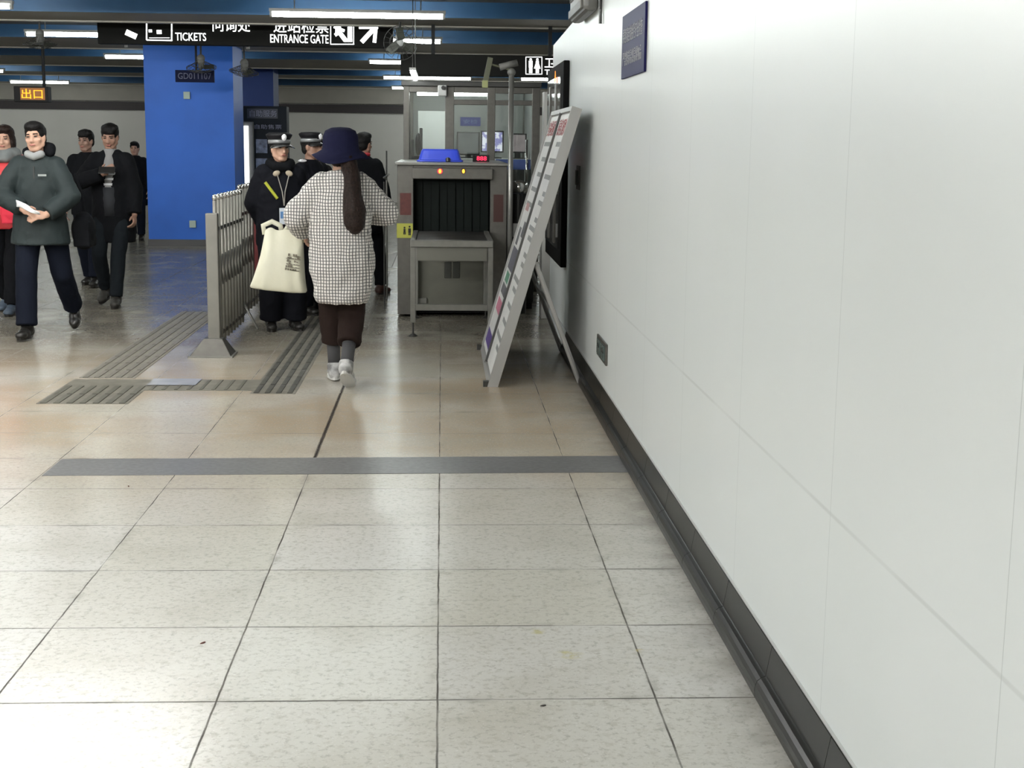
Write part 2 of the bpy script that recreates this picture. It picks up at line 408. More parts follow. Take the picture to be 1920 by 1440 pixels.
# litter on the floor
def litter(name, u, v, mt, sx, sy, label, cat='litter'):
    bm = B(); d = FW + RT*((u-960)/FOC) - UP*((v-720)/FOC); q = V((0, 0, EYE)) + d*(-EYE/d.z)
    lathe(bm, [(0.001, 0), (sx, .0005), (sx*.8, .003), (0.0005, .004)], seg=7)
    for vv in bm.verts: vv.co.y *= sy/sx; vv.co.x *= 1+.3*math.sin(vv.co.y*900)
    o = obj(name, bm, mt); o.location = (q.x, q.y, .0002); o.rotation_euler.z = random.random()*3; tag(o, label, cat)
litter('paper_scrap', 381, 1206, mat('red_brown_scrap', (.16, .05, .04), .6), .011, .004, 'tiny red-brown scrap lying alone on the pale tiles at lower left')
litter('floor_debris', 1019, 1324, mat('dark_scrap', (.05, .045, .04), .6), .009, .004, 'tiny dark crumb on the floor tile right of the centre joint')
litter('floor_debris', 241, 912, mat('red_brown_scrap', (.16, .05, .04), .6), .008, .003, 'faint brown crumb just in front of the dark stone band')

# ------------------------------------------------------------------ lamps
hous = mat('lamp_housing', (.55, .55, .54), .4)
tube_far = mat('lit_tube', (1, 1, 1), .4, em=TUBE_FAR, emcol=(.93, 1.0, .97))
tube_near = mat('bright_lit_tube', (1, 1, 1), .4, em=TUBE_NEAR, emcol=(1.0, 1.0, .975))
def lamp_fixture(x0, Y, L, mt, label, group=None):
    t = thing('ceiling_lamp', label, 'ceiling light', (x0, Y, 2.73), 0, group)
    bm = B(); box(bm, 0, L, -.035, .035, .045, .075)
    for x in (.25, L-.25): cyl(bm, (x, 0, .07), (x, 0, CZ-2.73), .006, seg=8)
    obj('lamp_housing', bm, hous, t)
    bm = B(); cyl(bm, (.03, 0, .02), (L-.03, 0, .02), .026, seg=14); obj('lamp_tube', bm, mt, t, smooth=True)
    bm = B()
    for x in (0, L): cyl(bm, (x+.005 if x == 0 else x-.03, 0, .02), (x+.03 if x == 0 else x-.005, 0, .02), .031, seg=14)
    obj('lamp_cap', bm, hous, t)
    if mt is tube_near:      # unseen louvres, added to keep lamp light off the upper wall
        bm = B()
        for i in range(6): box(bm, L*i/5-.003, L*i/5+.003, -.08, .08, -.095, .05)
        for y in (-.08, .077): box(bm, 0, L, y, y+.003, .035, .06)
        obj('added_louvre', bm, hous, t)
    return t
lamps = [
 (-1.73, 14.67, 1.76, 'long tube lamp topmost in the photo, crossing above the word ENTRANCE'),
 (-5.9, 14.3, 1.76, 'tube lamp at the very top left corner, cut by the frame'),
 (-1.76, 18.25, 1.76, 'tube lamp ending just right of the round fan beside the lit sign'),
 (-5.09, 18.0, 1.2, 'tube lamp partly behind the caged ceiling fan at upper left'),
 (-1.18, 23.1, 1.76, 'tube lamp left of the restroom sign, nearest of the three there'),
 (-5.23, 22.7, 1.76, 'tube lamp ending against the left edge of the blue column'),
 (-1.18, 28.6, 1.76, 'tube lamp left of the restroom sign, middle of the three there'),
 (1.52, 28.4, 1.76, 'tube lamp right under the man and woman pictogram'),
 (-10.1, 28.1, 1.75, 'tube lamp whose tip shows at the left frame edge above the orange display'),
 (-1.2, 33.9, 1.76, 'tube lamp left of the restroom sign, farthest of the three there'),
 (-9.83, 33.4, 1.35, 'thin far tube lamp crossed by the pole of the orange display'),
]
for (x, Y, L, lb) in lamps: lamp_fixture(x, Y, L, tube_far, lb)
for (x, Y) in ((3.2, 18.2), (3.2, 22.9), (4.5, 28.4), (4.5, 33.9), (-12.5, 18.2), (-12.5, 22.9), (-14, 28.4), (-14, 33.9), (-9.5, 14.4), (-9.5, 18.2), (3.2, 14.4)): lamp_fixture(x, Y, 1.76, tube_far, 'unseen tube lamp added on the hall ceiling beyond the edges of the view', 'added hall lamps outside the view')  # unseen lamps added to lift the back wall and beams
for (x, Y) in ((-5.9, 10.9), (-1.9, 10.9)): lamp_fixture(x, Y, 1.76, tube_far, 'tube lamp on the ceiling above and before the photographed hall', 'lamps above the frame')
for (x, Y) in ((-3.4, 9.5), (-6.6, 9.5), (-9.8, 9.5), (-3.6, 6.9), (-6.6, 6.9), (-3.6, 3.6), (-6.6, 3.6), (-9.8, 3.6), (-9.8, 6.9), (-3.6, 1.9), (-6.6, 1.9), (-3.2, -.4), (-6.6, -.4)):  # strong lamps added out of view to light the near wall and floor
    lamp_fixture(x, Y, 1.76, tube_near, 'unseen tube lamp added on the ceiling to brighten the near wall and floor', 'unseen lamps added near the camera')

# caged ceiling fans
def fan(u, v, Y, label, tilt=(0, 0), mt=grey_p):
    c = at(u, v, Y); t = thing('ceiling_fan', label, 'fan', (c.x, c.y, c.z))
    R = Matrix.Rotation(tilt[1], 4, 'Z') @ Matrix.Rotation(tilt[0], 4, 'X')
    bm = B(); cyl(bm, (0, 0, .10), (0, 0, CZ-c.z), .012, seg=8); cyl(bm, (0, 0, CZ-c.z-.03), (0, 0, CZ-c.z), .05, seg=16); obj('hanging_rod', bm, steel_d, t)
    bm = B(); ell(bm, (0, 0, .07), (.05, .05, .05)); cyl(bm, R @ V((0, 0, .06)), R @ V((0, 0, -.05)), .05, .035); obj('motor', bm, mt, t, smooth=True)
    bm = B()
    for k in range(3):
        M = R @ Matrix.Rotation(2*PI*k/3+.3, 4, 'Z') @ Matrix.Rotation(.35, 4, 'X')
        box(bm, .03, .16, -.045, .045, -.052, -.048, M)
    obj('blade', bm, mat('fan_blade', (.07, .075, .06), .5), t)
    bm = B()
    for (r, z) in ((.185, -.04), (.185, -.055), (.12, -.085), (.05, -.095), (.12, -.01)):
        pts = [R @ V((r*math.cos(a), r*math.sin(a), z)) for a in [2*PI*i/28 for i in range(29)]]; tube(bm, pts, .0025, 6)
    for k in range(18):
        a = 2*PI*k/18; cyl(bm, R @ V((.05*math.cos(a), .05*math.sin(a), -.095)), R @ V((.185*math.cos(a), .185*math.sin(a), -.05)), .0022, seg=5)
        cyl(bm, R @ V((.185*math.cos(a), .185*math.sin(a), -.045)), R @ V((.05*math.cos(a), .05*math.sin(a), .03)), .0022, seg=5)
    obj('cage', bm, steel_d, t)
fan(75, 75, 16.5, 'caged ceiling fan at upper left in front of a tube lamp')
fan(377, 120, 18.3, 'caged ceiling fan hanging before the blue column above its number plate', (.3, 0))
fan(458, 128, 18.5, 'caged ceiling fan at the right edge of the blue column', (.25, .6))
fan(750, 80, 16.0, 'round caged fan facing the viewer at the right end of the lit sign', (-1.45, .15), white_p)

# ------------------------------------------------------------------ overhead signs
sign_b = mat('black_sign_face', (.008, .008, .007), .6, spec=.15)
Y = 17.4
t = thing('overhead_sign', 'long black overhead sign with lit ENTRANCE GATE and TICKETS lettering', 'sign', (0, Y, 0))
x0, x1 = ax(183, 78, Y), ax(737, 92, Y); zb, zt = az(460, 86, Y), 2.935
boxobj('sign_panel', x0, x1, 0, .14, zb, zt, sign_b, t, .006)
bm = B()
for x in (x0+.3, (x0+x1)/2, x1-.07): box(bm, x-.02, x+.02, .14, .17, zb-.03, CZ)
obj('hanger', bm, steel_d, t)
def on(u, v, Yp, Yroot): q = at(u, v, Yp); return V((q.x, Yp-Yroot, q.z))
F = lambda u, v, Yp=Y, Yr=Y: frame_m(on(u, v, Yp, Yr)+V((0, -.004, 0)), (1, 0, 0), (0, 0, 1))
px_m = Y/FOC
lettering('lettering', 'ENTRANCE GATE', F(507, 80), 15*px_m, letter_w, t, 105*px_m)
lettering('lettering', '进站检票', F(513, 61), 24*px_m, letter_w, t, 99*px_m)
lettering('lettering', 'TICKETS', F(329, 76), 14*px_m, letter_w, t, 55*px_m)
lettering('lettering', '问询处', F(399, 59), 24*px_m, letter_w, t, 67*px_m)
def P2(u, v): return on(u, v, Y, Y)+V((0, -.006, 0))
# entrance pictogram: frame, walking person, gate
bm = B()
def seg_bar(bm, a, b, wpx, P=None, dep=.006, pm=None):
    P = P or P2; pm = pm or px_m
    a, b = P(*a), P(*b); d = (b-a).normalized(); n = V((-d.z, 0, d.x))*wpx*pm/2
    poly(bm, [a-n, a+n, b+n, b-n], (0, dep, 0))
for a, b in (((620, 36), (620, 83)), ((663, 36), (663, 83)), ((620, 83), (664, 83)), ((620, 36), (664, 36))): seg_bar(bm, a, b, 1.6)
obj('pictogram_frame', bm, letter_w, t)
bm = B()
for a, b, wd in (((631, 40), (637, 40), 7), ((634, 46), (634, 62), 10), ((626, 50), (646, 58), 5), ((636, 60), (648, 76), 8), ((646, 76), (660, 76), 5), ((656, 48), (656, 78), 8), ((634, 62), (628, 66), 6)): seg_bar(bm, a, b, wd)
obj('pictogram', bm, letter_w, t)
bm = B(); seg_bar(bm, (678, 79), (703, 52), 8); seg_bar(bm, (673, 51), (709, 51), 6); seg_bar(bm, (705, 48), (702, 80), 6.5); obj('arrow', bm, letter_w, t)
bm = B()
for a, b, wd in (((275, 56), (275, 75), 2), ((322, 57), (322, 76), 2), ((275, 75), (323, 76), 2), ((276, 42), (322, 42), 2), ((275, 42), (275, 57), 2), ((322, 42), (322, 58), 2), ((279, 58), (285, 58), 5), ((294, 60), (303, 60), 7), ((280, 71), (318, 71), 1)): seg_bar(bm, a, b, wd)
obj('pictogram', bm, letter_w, t)
bm = B(); seg_bar(bm, (236, 60), (256, 69), 10); obj('arrow', bm, letter_w, t)

Ys = 16.2
t = thing('restroom_sign', 'black overhead sign with lit man and woman pictogram above the booth', 'sign', (0, Ys, 0))
boxobj('sign_panel', ax(751, 110, Ys), 1.9, 0, .16, az(900, 143, Ys), az(900, 103, Ys), sign_b, t, .006)
bm = B()
for u in (812, 1032): p = on(u, 100, Ys, Ys); box(bm, p.x-.02, p.x+.02, .05, .09, p.z-.02, CZ)
obj('hanger', bm, black_m, t)
PR = lambda u, v: on(u, v, Ys, Ys)+V((0, -.006, 0)); pr = Ys/FOC
bm = B()
for a, b in (((986, 107), (986, 139)), ((1016, 107), (1016, 139)), ((986, 107), (1016, 107)), ((986, 139), (1016, 139))): seg_bar(bm, a, b, 1.3, PR, pm=pr)
obj('pictogram_frame', bm, letter_w, t)
bm = B()
for u in (995, 1007.5):
    ell(bm, PR(u, 111.5), (2.2*pr, .004, 2.2*pr)); seg_bar(bm, (u, 114), (u, 126), 7 if u < 1000 else 5, PR, pm=pr)
    seg_bar(bm, (u-1.7, 124), (u-1.7, 137), 2.6, PR, pm=pr); seg_bar(bm, (u+1.7, 124), (u+1.7, 137), 2.6, PR, pm=pr)
a = PR(1007.5, 115); poly(bm, [a+V((-1.5*pr, 0, 0)), a+V((1.5*pr, 0, 0)), a+V((6*pr, 0, -13*pr)), a+V((-6*pr, 0, -13*pr))], (0, .006, 0))
obj('pictogram', bm, letter_w, t)
lettering('lettering', '卫生间', frame_m(PR(1021, 127), (1, 0, 0), (0, 0, 1)), 18*pr, letter_w, t, 60*pr)
lettering('lettering', 'TOILETS', frame_m(PR(1021, 140), (1, 0, 0), (0, 0, 1)), 9*pr, letter_w, t, 60*pr)

# orange display
Yl = 20
c = at(62, 176, Yl); t = thing('led_display', 'small hanging display glowing orange at upper left', 'display', (c.x, Yl, c.z))
boxobj('display_case', -.26, .2, 0, .18, -.11, .10, black_m, t, .01)
boxobj('screen', -.17, .16, -.008, 0, -.08, .08, mat('amber_led_backing', (.05, .02, .0), .4, em=.25, emcol=(1, .35, .02)), t)
lettering('lettering', '出口', frame_m((-.15, -.012, -.065), (1, 0, 0), (0, 0, 1)), .13, mat('amber_leds', (1, .45, .02), .5, em=1.6, emcol=(1, .38, .01)), t, .28)
bm = B(); cyl(bm, (.13, .09, .09), (.13, .09, CZ-c.z), .022); obj('hanging_pole', bm, black_m, t)
# number plate
Yg = 18.6
c = at(365, 143, Yg); t = thing('number_plate', 'dark blue hanging plate with letters and digits before the blue column', 'sign', (c.x, Yg, c.z))
boxobj('plate', -.245, .245, 0, .04, -.075, .075, mat('navy_plate', (.006, .009, .035), .6, spec=.1), t, .004)
lettering('lettering', 'GD011107', frame_m((-.21, -.005, -.035), (1, 0, 0), (0, 0, 1)), .075, mat('plate_letters', (.07, .08, .16), .5), t, .42)
bm = B(); cyl(bm, (.02, .02, .07), (.02, .02, CZ-c.z), .014); obj('hanging_pole', bm, black_m, t)
# boxes on the column
for (u, v, lb) in ((351, 179, 'small pale square box high on the blue column'), (362, 420, 'small pale socket low on the blue column near its base')):
    c = at(u, v, 20.2); o = boxobj('wall_socket', -.045, .045, -.035, 0, -.05, .05, mat('pale_green_plastic', (.42, .52, .46), .5), None, .006); o.location = (c.x, 20.19, c.z); tag(o, lb, 'socket')

# information kiosk with the white light bar
Yk = 22.6
t = thing('information_kiosk', 'dark information kiosk with small pictures standing right of the blue column', 'kiosk', (0, Yk, 0))
xa, xb = ax(457, 250, Yk), ax(538, 250, Yk)
boxobj('kiosk_body', xa, xb, 0, .35, 0, az(500, 199, Yk), mat('slate_panel', (.022, .027, .034), .6, spec=.2), t, .01)
boxobj('header_panel', xa+.06, xb-.14, -.012, 0, az(500, 222, Yk), az(500, 204, Yk), mat('slate_header', (.06, .065, .085), .4), t)
lettering('lettering', '自助服务', frame_m((xa+.1, -.016, az(500, 219, Yk)), (1, 0, 0), (0, 0, 1)), .10, letter_d, t, .42)
lettering('lettering', '自助售票', frame_m((xa+.17, -.016, az(500, 242, Yk)), (1, 0, 0), (0, 0, 1)), .07, letter_d, t, .42)
pic = mat('poster_print', (.22, .27, .42), .4, noise_amt=.6, nscale=12)
for v in (274, 310): boxobj('poster', ax(480, v, Yk), ax(500, v, Yk)+.01, -.012, 0, az(490, v+13, Yk), az(490, v-13, Yk), pic, t)
c = at(463, 292, 22.1); t = thing('light_bar', 'tall upright glowing white light bar beside the blue column', 'lamp', (c.x, 22.1, 0))
bm = B(); box(bm, -.06, .10, .02, .1, 0, az(463, 228, 22.1)); obj('light_bar_frame', bm, grey_p, t, bevel=.01)
bm = B(); cyl(bm, (-.005, 0, az(463, 352, 22.1)), (-.005, 0, az(463, 236, 22.1)), .035, seg=16); obj('lamp_tube', bm, mat('kiosk_light', (1, 1, 1), .4, em=2.5, emcol=(.95, .98, 1)), t, smooth=True)

# ------------------------------------------------------------------ things on the enamel wall
t = thing('wall_sign', 'dark blue notice plate with two rows of characters high on the white wall', 'sign', (WX, 0, 0))
navy = mat('navy_enamel', (.018, .017, .085), .5, spec=.08)
boxobj('plate', -.012, -.001, 6.51, 7.33, 1.83, 2.14, navy, t, .002)
lw = mat('sign_lettering', (.36, .365, .40), .5, spec=.1)
lettering('lettering', '乘客请自觉接受安全检查', frame_m((-.0125, 7.28, 2.0), (0, -1, 0), (0, 0, 1)), .075, lw, t, .70, .001)
lettering('lettering', '严禁携带易燃易爆物品', frame_m((-.0125, 7.28, 1.89), (0, -1, 0), (0, 0, 1)), .07, lw, t, .68, .001)
t = thing('wall_socket_box', 'grey socket plate low on the white wall by the leaning board', 'socket', (WX, 7.96, .35))
boxobj('socket_frame', -.012, -.001, -.23, .23, -.06, .06, steel, t, .003)
bm = B()
for y in (-.11, .11): box(bm, -.018, -.011, y-.075, y+.075, -.042, .042)
obj('socket_face', bm, mat('socket_glass', (.10, .14, .13), .25), t, bevel=.002)
bm = B()
for y in (-.14, -.08, .08, .14): cyl(bm, (-.021, y, .01), (-.015, y, .01), .012)
obj('socket_hole', bm, steel_d, t)
t = thing('air_conditioner', 'pale ribbed air unit mounted at the top of the white wall', 'air conditioner', (WX, 9.0, 2.52))
boxobj('unit_body', -.09, -.001, -.42, .5, -.24, .30, mat('aged_white_plastic', (.15, .15, .14), .4), t, .03)
bm = B()
for i in range(12): box(bm, -.098, -.088, -.37+i*.07, -.345+i*.07, -.12, .27)
obj('grille', bm, grey_p, t)
boxobj('air_flap', -.105, -.08, -.38, .44, -.22, -.17, grey_p, t, .004)
bm = B(); tube(bm, [(-.012, 0, CZ-2.36), (-.012, 0, .05), (-.012, .02, -.06), (-.012, .02, -.14)], .009)
o = obj('power_cable', bm, black); o.location = (WX, 8.35, 2.33); tag(o, 'short black cable hanging down the top of the white wall', 'cable')
t = thing('wall_lock', 'small dark latch on the shaded part of the wall behind the board', 'latch', (WX, 9.62, 1.28))
boxobj('latch_plate', -.006, -.001, -.12, .12, -.08, .08, mat('latch_grey', (.22, .22, .21), .5), t, .003)
boxobj('latch_handle', -.02, -.005, -.02, .05, -.05, .05, steel_d, t, .004)
# light box
t = thing('wall_lightbox', 'tall black framed display panel mounted on the wall behind the leaning board', 'display panel', (WX, 0, 0))
z0, z1 = .60, 2.10
bm = B(); box(bm, -.045, -.001, 10.45, 12.0, z0, z1)
obj('panel_frame', bm, mat('frame_black', (.006, .006, .006), .7, spec=.08), t, bevel=.006)
boxobj('panel_front', -.055, -.045, 10.62, 11.9, z0+.12, z1-.1, mat('panel_glass_grey', (.07, .07, .068), .08), t)
boxobj('steel_strip', -.062, -.054, 10.9, 11.05, z0+.15, z1-.15, steel, t)
boxobj('steel_strip', -.062, -.054, 11.5, 11.62, z0+.15, z1-.15, steel, t)
bm = B(); ell(bm, (-.062, 11.0, 1.98), (.005, .03, .02)); cyl(bm, (-.062, 11.0, 1.985), (-.062, 11.0, 2.05), .006, .002); obj('indicator_lamp', bm, mat('amber_lamp', (1, .3, .05), .4, em=1.5, emcol=(1, .25, .03)), t, smooth=True)

# ------------------------------------------------------------------ leaning notice board
t = thing('notice_board', 'large two-panel notice board leaning on struts toward the white wall', 'notice board', (.29, 8.72, 0))
VX, VZ = .50, 1.73; L = math.hypot(VX, VZ); up = V((VX/L, 0, VZ/L)); nrm = V((-VZ/L, 0, VX/L))
MB = Matrix((up, V((0, 1, 0)), nrm)).transposed().to_4x4()      # local: x up the slope, y along depth, z out of the face
bm = B(); box(bm, .0, L, 0, 1.66, -.055, -.012, MB); obj('backing_board', bm, mat('board_back', (.36, .36, .35), .5), t)
fr = mat('board_frame_metal', (.38, .38, .37), .4, .3)
bm = B()
box(bm, 0, L, -.004, .03, -.06, .004, MB); box(bm, 0, L, 1.63, 1.664, -.06, .004, MB); box(bm, 0, .04, 0, 1.66, -.06, .004, MB); box(bm, L-.03, L, 0, 1.66, -.06, .004, MB)
obj('board_frame', bm, fr, t)
bm = B(); box(bm, .03, L-.02, .80, .835, -.012, .006, MB); obj('divider', bm, mat('divider_dark', (.08, .08, .08), .4), t)
paper = mat('white_poster', (.74, .75, .74), .4, noise_amt=.06, nscale=4)
for (a, b) in ((.04, .79), (.845, 1.62)):
    bm = B(); box(bm, .05, L-.04, a, b, -.012, -.008, MB); obj('poster', bm, paper, t)
def block(name, s0, s1, a, b, mt, h=-.0065):
    bm = B(); box(bm, s0*L, s1*L, a, b, -.008, h, MB); obj(name, bm, mt, t)
red = mat('poster_red', (.35, .10, .11), .5); dg = mat('poster_dark', (.13, .13, .14), .5, noise_amt=.5, nscale=10)
for k, (a, b) in enumerate(((.1, .72), (.9, 1.56))):
    MX = frame_m(MB @ V((.9*L, b, -.006)), (0, -1, 0), tuple(up))
    lettering('lettering', '安检须知' if k else '乘客须知', MX, .11, red, t, b-a, .001)
    bm = B()
    random.seed(5+k)
    s = .86
    while s > .10:
        if k == 1 and s < .60: break
        yb = a+random.uniform(0, .06); ye = b-random.choice((0, .05, .2, .3))
        yy = yb
        while yy < ye-.03:
            ww = random.uniform(.02, .05); box(bm, s*L, (s+.017)*L, yy, yy+ww, -.008, -.0066, MB); yy += ww+.012
        s -= random.choice((.035, .035, .06))
    obj('printed_text', bm, mat('poster_text', (.26, .27, .27), .5), t)
block('picture', .50, .56, .95, 1.2, dg); block('picture', .46, .53, 1.3, 1.5, dg); block('picture', .36, .45, .9, 1.55, mat('poster_slate', (.12, .12, .15), .5))
block('picture', .31, .35, 1.1, 1.45, mat('poster_green', (.12, .30, .20), .5)); block('picture', .19, .24, 1.0, 1.5, mat('poster_pink', (.55, .20, .28), .5))
block('picture', .60, .63, 1.2, 1.5, mat('poster_rose', (.45, .25, .25), .5)); block('picture', .05, .105, .95, 1.58, mat('poster_violet', (.10, .06, .25), .5)); block('picture', .26, .3, .9, 1.5, dg)
for y in (.03, 1.62):
    bm = B(); a = MB @ V((.46*L, y, -.06)); b = V((.585, y+.1*(1 if y < 1 else -1), .012)); cyl(bm, a, b, .016, seg=10); ell(bm, b, .014); obj('strut', bm, fr, t)
bm = B(); cyl(bm, (.40, .07, .49), (.40, 1.56, .49), .01); obj('cross_bar', bm, fr, t)
for y in (.0, 1.6):
    bm = B(); box(bm, -.03, .05, y, y+.05, 0, .035); obj('foot', bm, steel_d, t)

# ------------------------------------------------------------------ X-ray baggage scanner
XR = 12.3
t = thing('xray_scanner', 'grey steel X-ray baggage scanner with dark tunnel and amber lights', 'scanner', (0, XR, 0))
xl, xr = ax(745, 400, XR), ax(950, 400, XR); zt = az(850, 309, XR); ol, orr = ax(775, 400, XR), ax(919, 400, XR); oz0, oz1 = az(850, 448, XR), az(850, 335, XR); zb = az(850, 590, XR)
bm = B()
box(bm, xl, ol, 0, 1.9, zb, zt); box(bm, orr, xr, 0, 1.9, zb, zt); box(bm, ol, orr, 0, 1.9, oz1, zt); box(bm, ol, orr, .02, 1.9, zb+.05, oz0)
obj('cabinet', bm, steel, t, bevel=.004)
boxobj('top_hood', xl-.02, xr+.005, -.05, 1.95, zt-.005, zt+.018, steel_l, t, .004)
boxobj('front_hood', ol-.01, orr+.02, -.05, .0, oz1-.005, oz1+.09, steel, t, .008)
boxobj('tunnel', ol, orr, 1.0, 1.05, oz0, oz1, mat('tunnel_dark', (.003, .004, .004), .8, spec=.1), t)
bm = B(); box(bm, ol, ol+.006, .01, 1, oz0, oz1); box(bm, orr-.006, orr, .01, 1, oz0, oz1); box(bm, ol, orr, .01, 1, oz1-.006, oz1); box(bm, ol, orr, .01, 1, oz0, oz0+.006); obj('tunnel_lining', bm, MATS['tunnel_dark'], t)
cur = mat('lead_curtain', (.004, .007, .006), .6, spec=.15)
n = 9
for i in range(n):
    a = ol+.01+(orr-ol-.02)*i/n; b = ol+.01+(orr-ol-.02)*(i+1)/n-.004
    bm = B(); box(bm, a, b, .12+.015*(i % 2), .126+.015*(i % 2), oz0+.015+.01*(i % 3), oz1-.004); obj('curtain_strip', bm, cur, t)
for (u, lb) in ((825, 'red-ringed amber lamp'), (869, 'amber lamp')):
    p = on(u, 321, XR-.05, XR); bm = B(); ell(bm, p, (.013, .012, .02)); obj('indicator_lamp', bm, mat('amber_glow_'+str(u), (1, .6, .05), .4, em=2.4, emcol=(1, .55, .03)), t, smooth=True, label=lb)
    bm = B(); cyl(bm, p+V((0, .004, 0)), p+V((0, -.006, 0)), .024); obj('lamp_bezel', bm, mat('red_ring' if u == 825 else 'dark_ring', (.5, .03, .05) if u == 825 else (.1, .03, .02), .4, em=.5 if u == 825 else 0, emcol=(1, .05, .1)), t)
dred = mat('faded_red_label', (.09, .017, .013), .5, noise_amt=.2, nscale=30)
p, q = on(750, 403, XR, XR), on(771, 362, XR, XR); boxobj('warning_label', p.x, q.x, -.003, 0, p.z, q.z, dred, t)
p, q = on(925, 416, XR, XR), on(944, 365, XR, XR); boxobj('warning_label', p.x, q.x, -.003, 0, p.z, q.z, mat('dull_red_label', (.05, .014, .011), .5), t)
p, q = on(744, 446, XR, XR), on(774, 419, XR, XR)
yl = boxobj('yellow_label', p.x, q.x, -.004, 0, p.z, q.z, mat('yellow_label', (.42, .42, .06), .5), t)
bm = B(); PX = lambda u, v: on(u, v, XR, XR)+V((0, -.006, 0)); pxr = XR/FOC
for u, s in ((758.5, .75), (768, 1)):
    ell(bm, PX(u, 432-7*s), (1.8*pxr, .002, 1.8*pxr)); seg_bar(bm, (u, 432-4*s), (u, 436), 5*s, PX, .002, pxr); seg_bar(bm, (u-1.2, 435), (u-1.2, 435+6*s), 2, PX, .002, pxr); seg_bar(bm, (u+1.2, 435), (u+1.2, 435+6*s), 2, PX, .002, pxr)
obj('pictogram', bm, black_m, yl)
p, q = on(778, 570, XR, XR), on(912, 466, XR, XR)
boxobj('lower_panel', p.x, q.x, -.012, .02, p.z, q.z, mat('olive_grey_panel', (.12, .12, .095), .45, noise_amt=.08), t, .003)
for (a, b) in ((833, 846), (849, 862)):
    p, q = on(a, 521, XR, XR), on(b, 491, XR, XR); boxobj('vent', p.x, q.x, -.02, -.011, p.z, q.z, mat('vent_dark', (.03, .032, .025), .5), t, .003)
p, q = on(784, 568, XR, XR), on(800, 558, XR, XR); boxobj('cable_box', p.x, q.x, -.04, -.01, p.z, q.z, steel_l, t, .003)
bm = B()
for x in (xl+.08, xr-.08):
    for y in (.12, 1.7):
        cyl(bm, (x, y, 0), (x, y, zb+.02), .03)
obj('foot', bm, black_m, t)
boxobj('base_plinth', xl+.12, xr-.1, .1, 1.8, .03, zb+.01, black_m, t)

t = thing('roller_table', 'steel infeed roller table standing against the scanner mouth', 'table', (0, 11.02, 0))
fx0, fx1 = -.245, .40; fz = .755
boxobj('table_frame', fx0, fx1, 0, .05, fz-.055, fz, steel_l, t, .006)
bm = B(); box(bm, fx0, fx0+.04, .05, 1.27, fz-.055, fz); box(bm, fx1-.04, fx1, .05, 1.27, fz-.055, fz); obj('side_rail', bm, steel_l, t, bevel=.004)
bm = B()
for i in range(15): cyl(bm, (fx0+.045, .1+i*.08, fz-.03), (fx1-.045, .1+i*.08, fz-.03), .025, seg=12)
obj('rollers', bm, steel_d, t, smooth=True)
boxobj('apron_panel', fx0+.05, fx1-.05, .02, .03, fz-.16, fz-.055, mat('apron_grey', (.17, .17, .145), .5), t)
for (x, y) in ((fx0+.02, .03), (fx1-.02, .03), (fx0+.02, 1.2), (fx1-.02, 1.2)):
    bm = B(); box(bm, x-.02, x+.02, y-.02, y+.02, .11, fz-.05); l = obj('leg', bm, steel_l, t, bevel=.003)
    bm = B(); cyl(bm, (x, y, .015), (x, y, .12), .008); lathe(bm, [(.034, 0), (.034, .008), (.012, .022)], (x, y, 0), 20); obj('levelling_foot', bm, steel_d, l)
boxobj('lower_rail', fx0+.04, fx1-.04, .01, .05, .205, .255, steel_l, t, .004)

# upside-down blue tray
blue_t = mat('blue_plastic', (.045, .09, .75), .35)
Yt = 12.75; c = at(825, 306, Yt); t = thing('luggage_tray', 'upturned blue plastic tray on top of the scanner', 'tray', (c.x, Yt, zt+.0215))
bm = B()
rows = []
for (hx, hy, z) in ((.205, .15, 0), (.205, .15, .012), (.19, .135, .016), (.165, .11, .095), (.155, .10, .108)):
    rr = []
    for k in range(24):
        a = 2*PI*(k+.5)/24; c_, s_ = math.cos(a), math.sin(a); e = .28
        rr.append(bm.verts.new((hx*math.copysign(abs(c_)**e, c_), hy*math.copysign(abs(s_)**e, s_), z)))
    rows.append(rr)
for a, b in zip(rows, rows[1:]):
    for k in range(24): bm.faces.new((a[k], a[(k+1) % 24], b[(k+1) % 24], b[k]))
bm.faces.new(rows[-1]); bm.faces.new(rows[0][::-1])
obj('tray_shell', bm, blue_t, t)
bm = B(); cyl(bm, (.07, -.158, .0), (.07, -.15, .03), .02); ell(bm, (.07, -.155, .018), (.022, .01, .02)); obj('handle', bm, steel_d, t)
# red digital counter
c = at(902, 305, 13.0); t = thing('digital_counter', 'small counter with red lit digits behind the scanner top edge', 'display', (c.x, 13.0, zt+.0185))
boxobj('case', -.075, .075, 0, .05, 0, .062, black_m, t, .004)
lettering('digits', '888', frame_m((-.04, -.003, .012), (1, 0, 0), (0, 0, 1)), .038, mat('red_leds', (1, .03, .08), .5, em=2.2, emcol=(1, .03, .09)), t, .09)
# pole with camera
c = at(951, 300, 12.9-.25); t = thing('camera_pole', 'tall thin chrome pole with a camera on top right of the scanner', 'pole', (.578, 12.13, 0))
bm = B(); cyl(bm, (0, 0, 0), (0, 0, 2.08), .022, seg=20); obj('pole', bm, mat('pole_steel', (.30, .30, .285), .3, .6), t, smooth=True)
bm = B(); lathe(bm, [(.06, 0), (.06, .012), (.03, .03)], seg=24); obj('base_plate', bm, steel_d, t)
bm = B(); ell(bm, (0, 0, 2.09), .035); cyl(bm, (-.10, 0, 2.13), (.05, 0, 2.17), .028); obj('camera_body', bm, grey_p, t, smooth=True)
bm = B(); M = Matrix.Translation((-.2, 0, 2.10)) @ Matrix.Rotation(.2, 4, 'Y'); box(bm, -.022, .022, -.02, .02, -.11, .11, M); cyl(bm, (0, 0, 2.11), (-.2, 0, 2.16), .01); obj('side_bracket', bm, mat('pale_olive', (.09, .095, .06), .5), t)
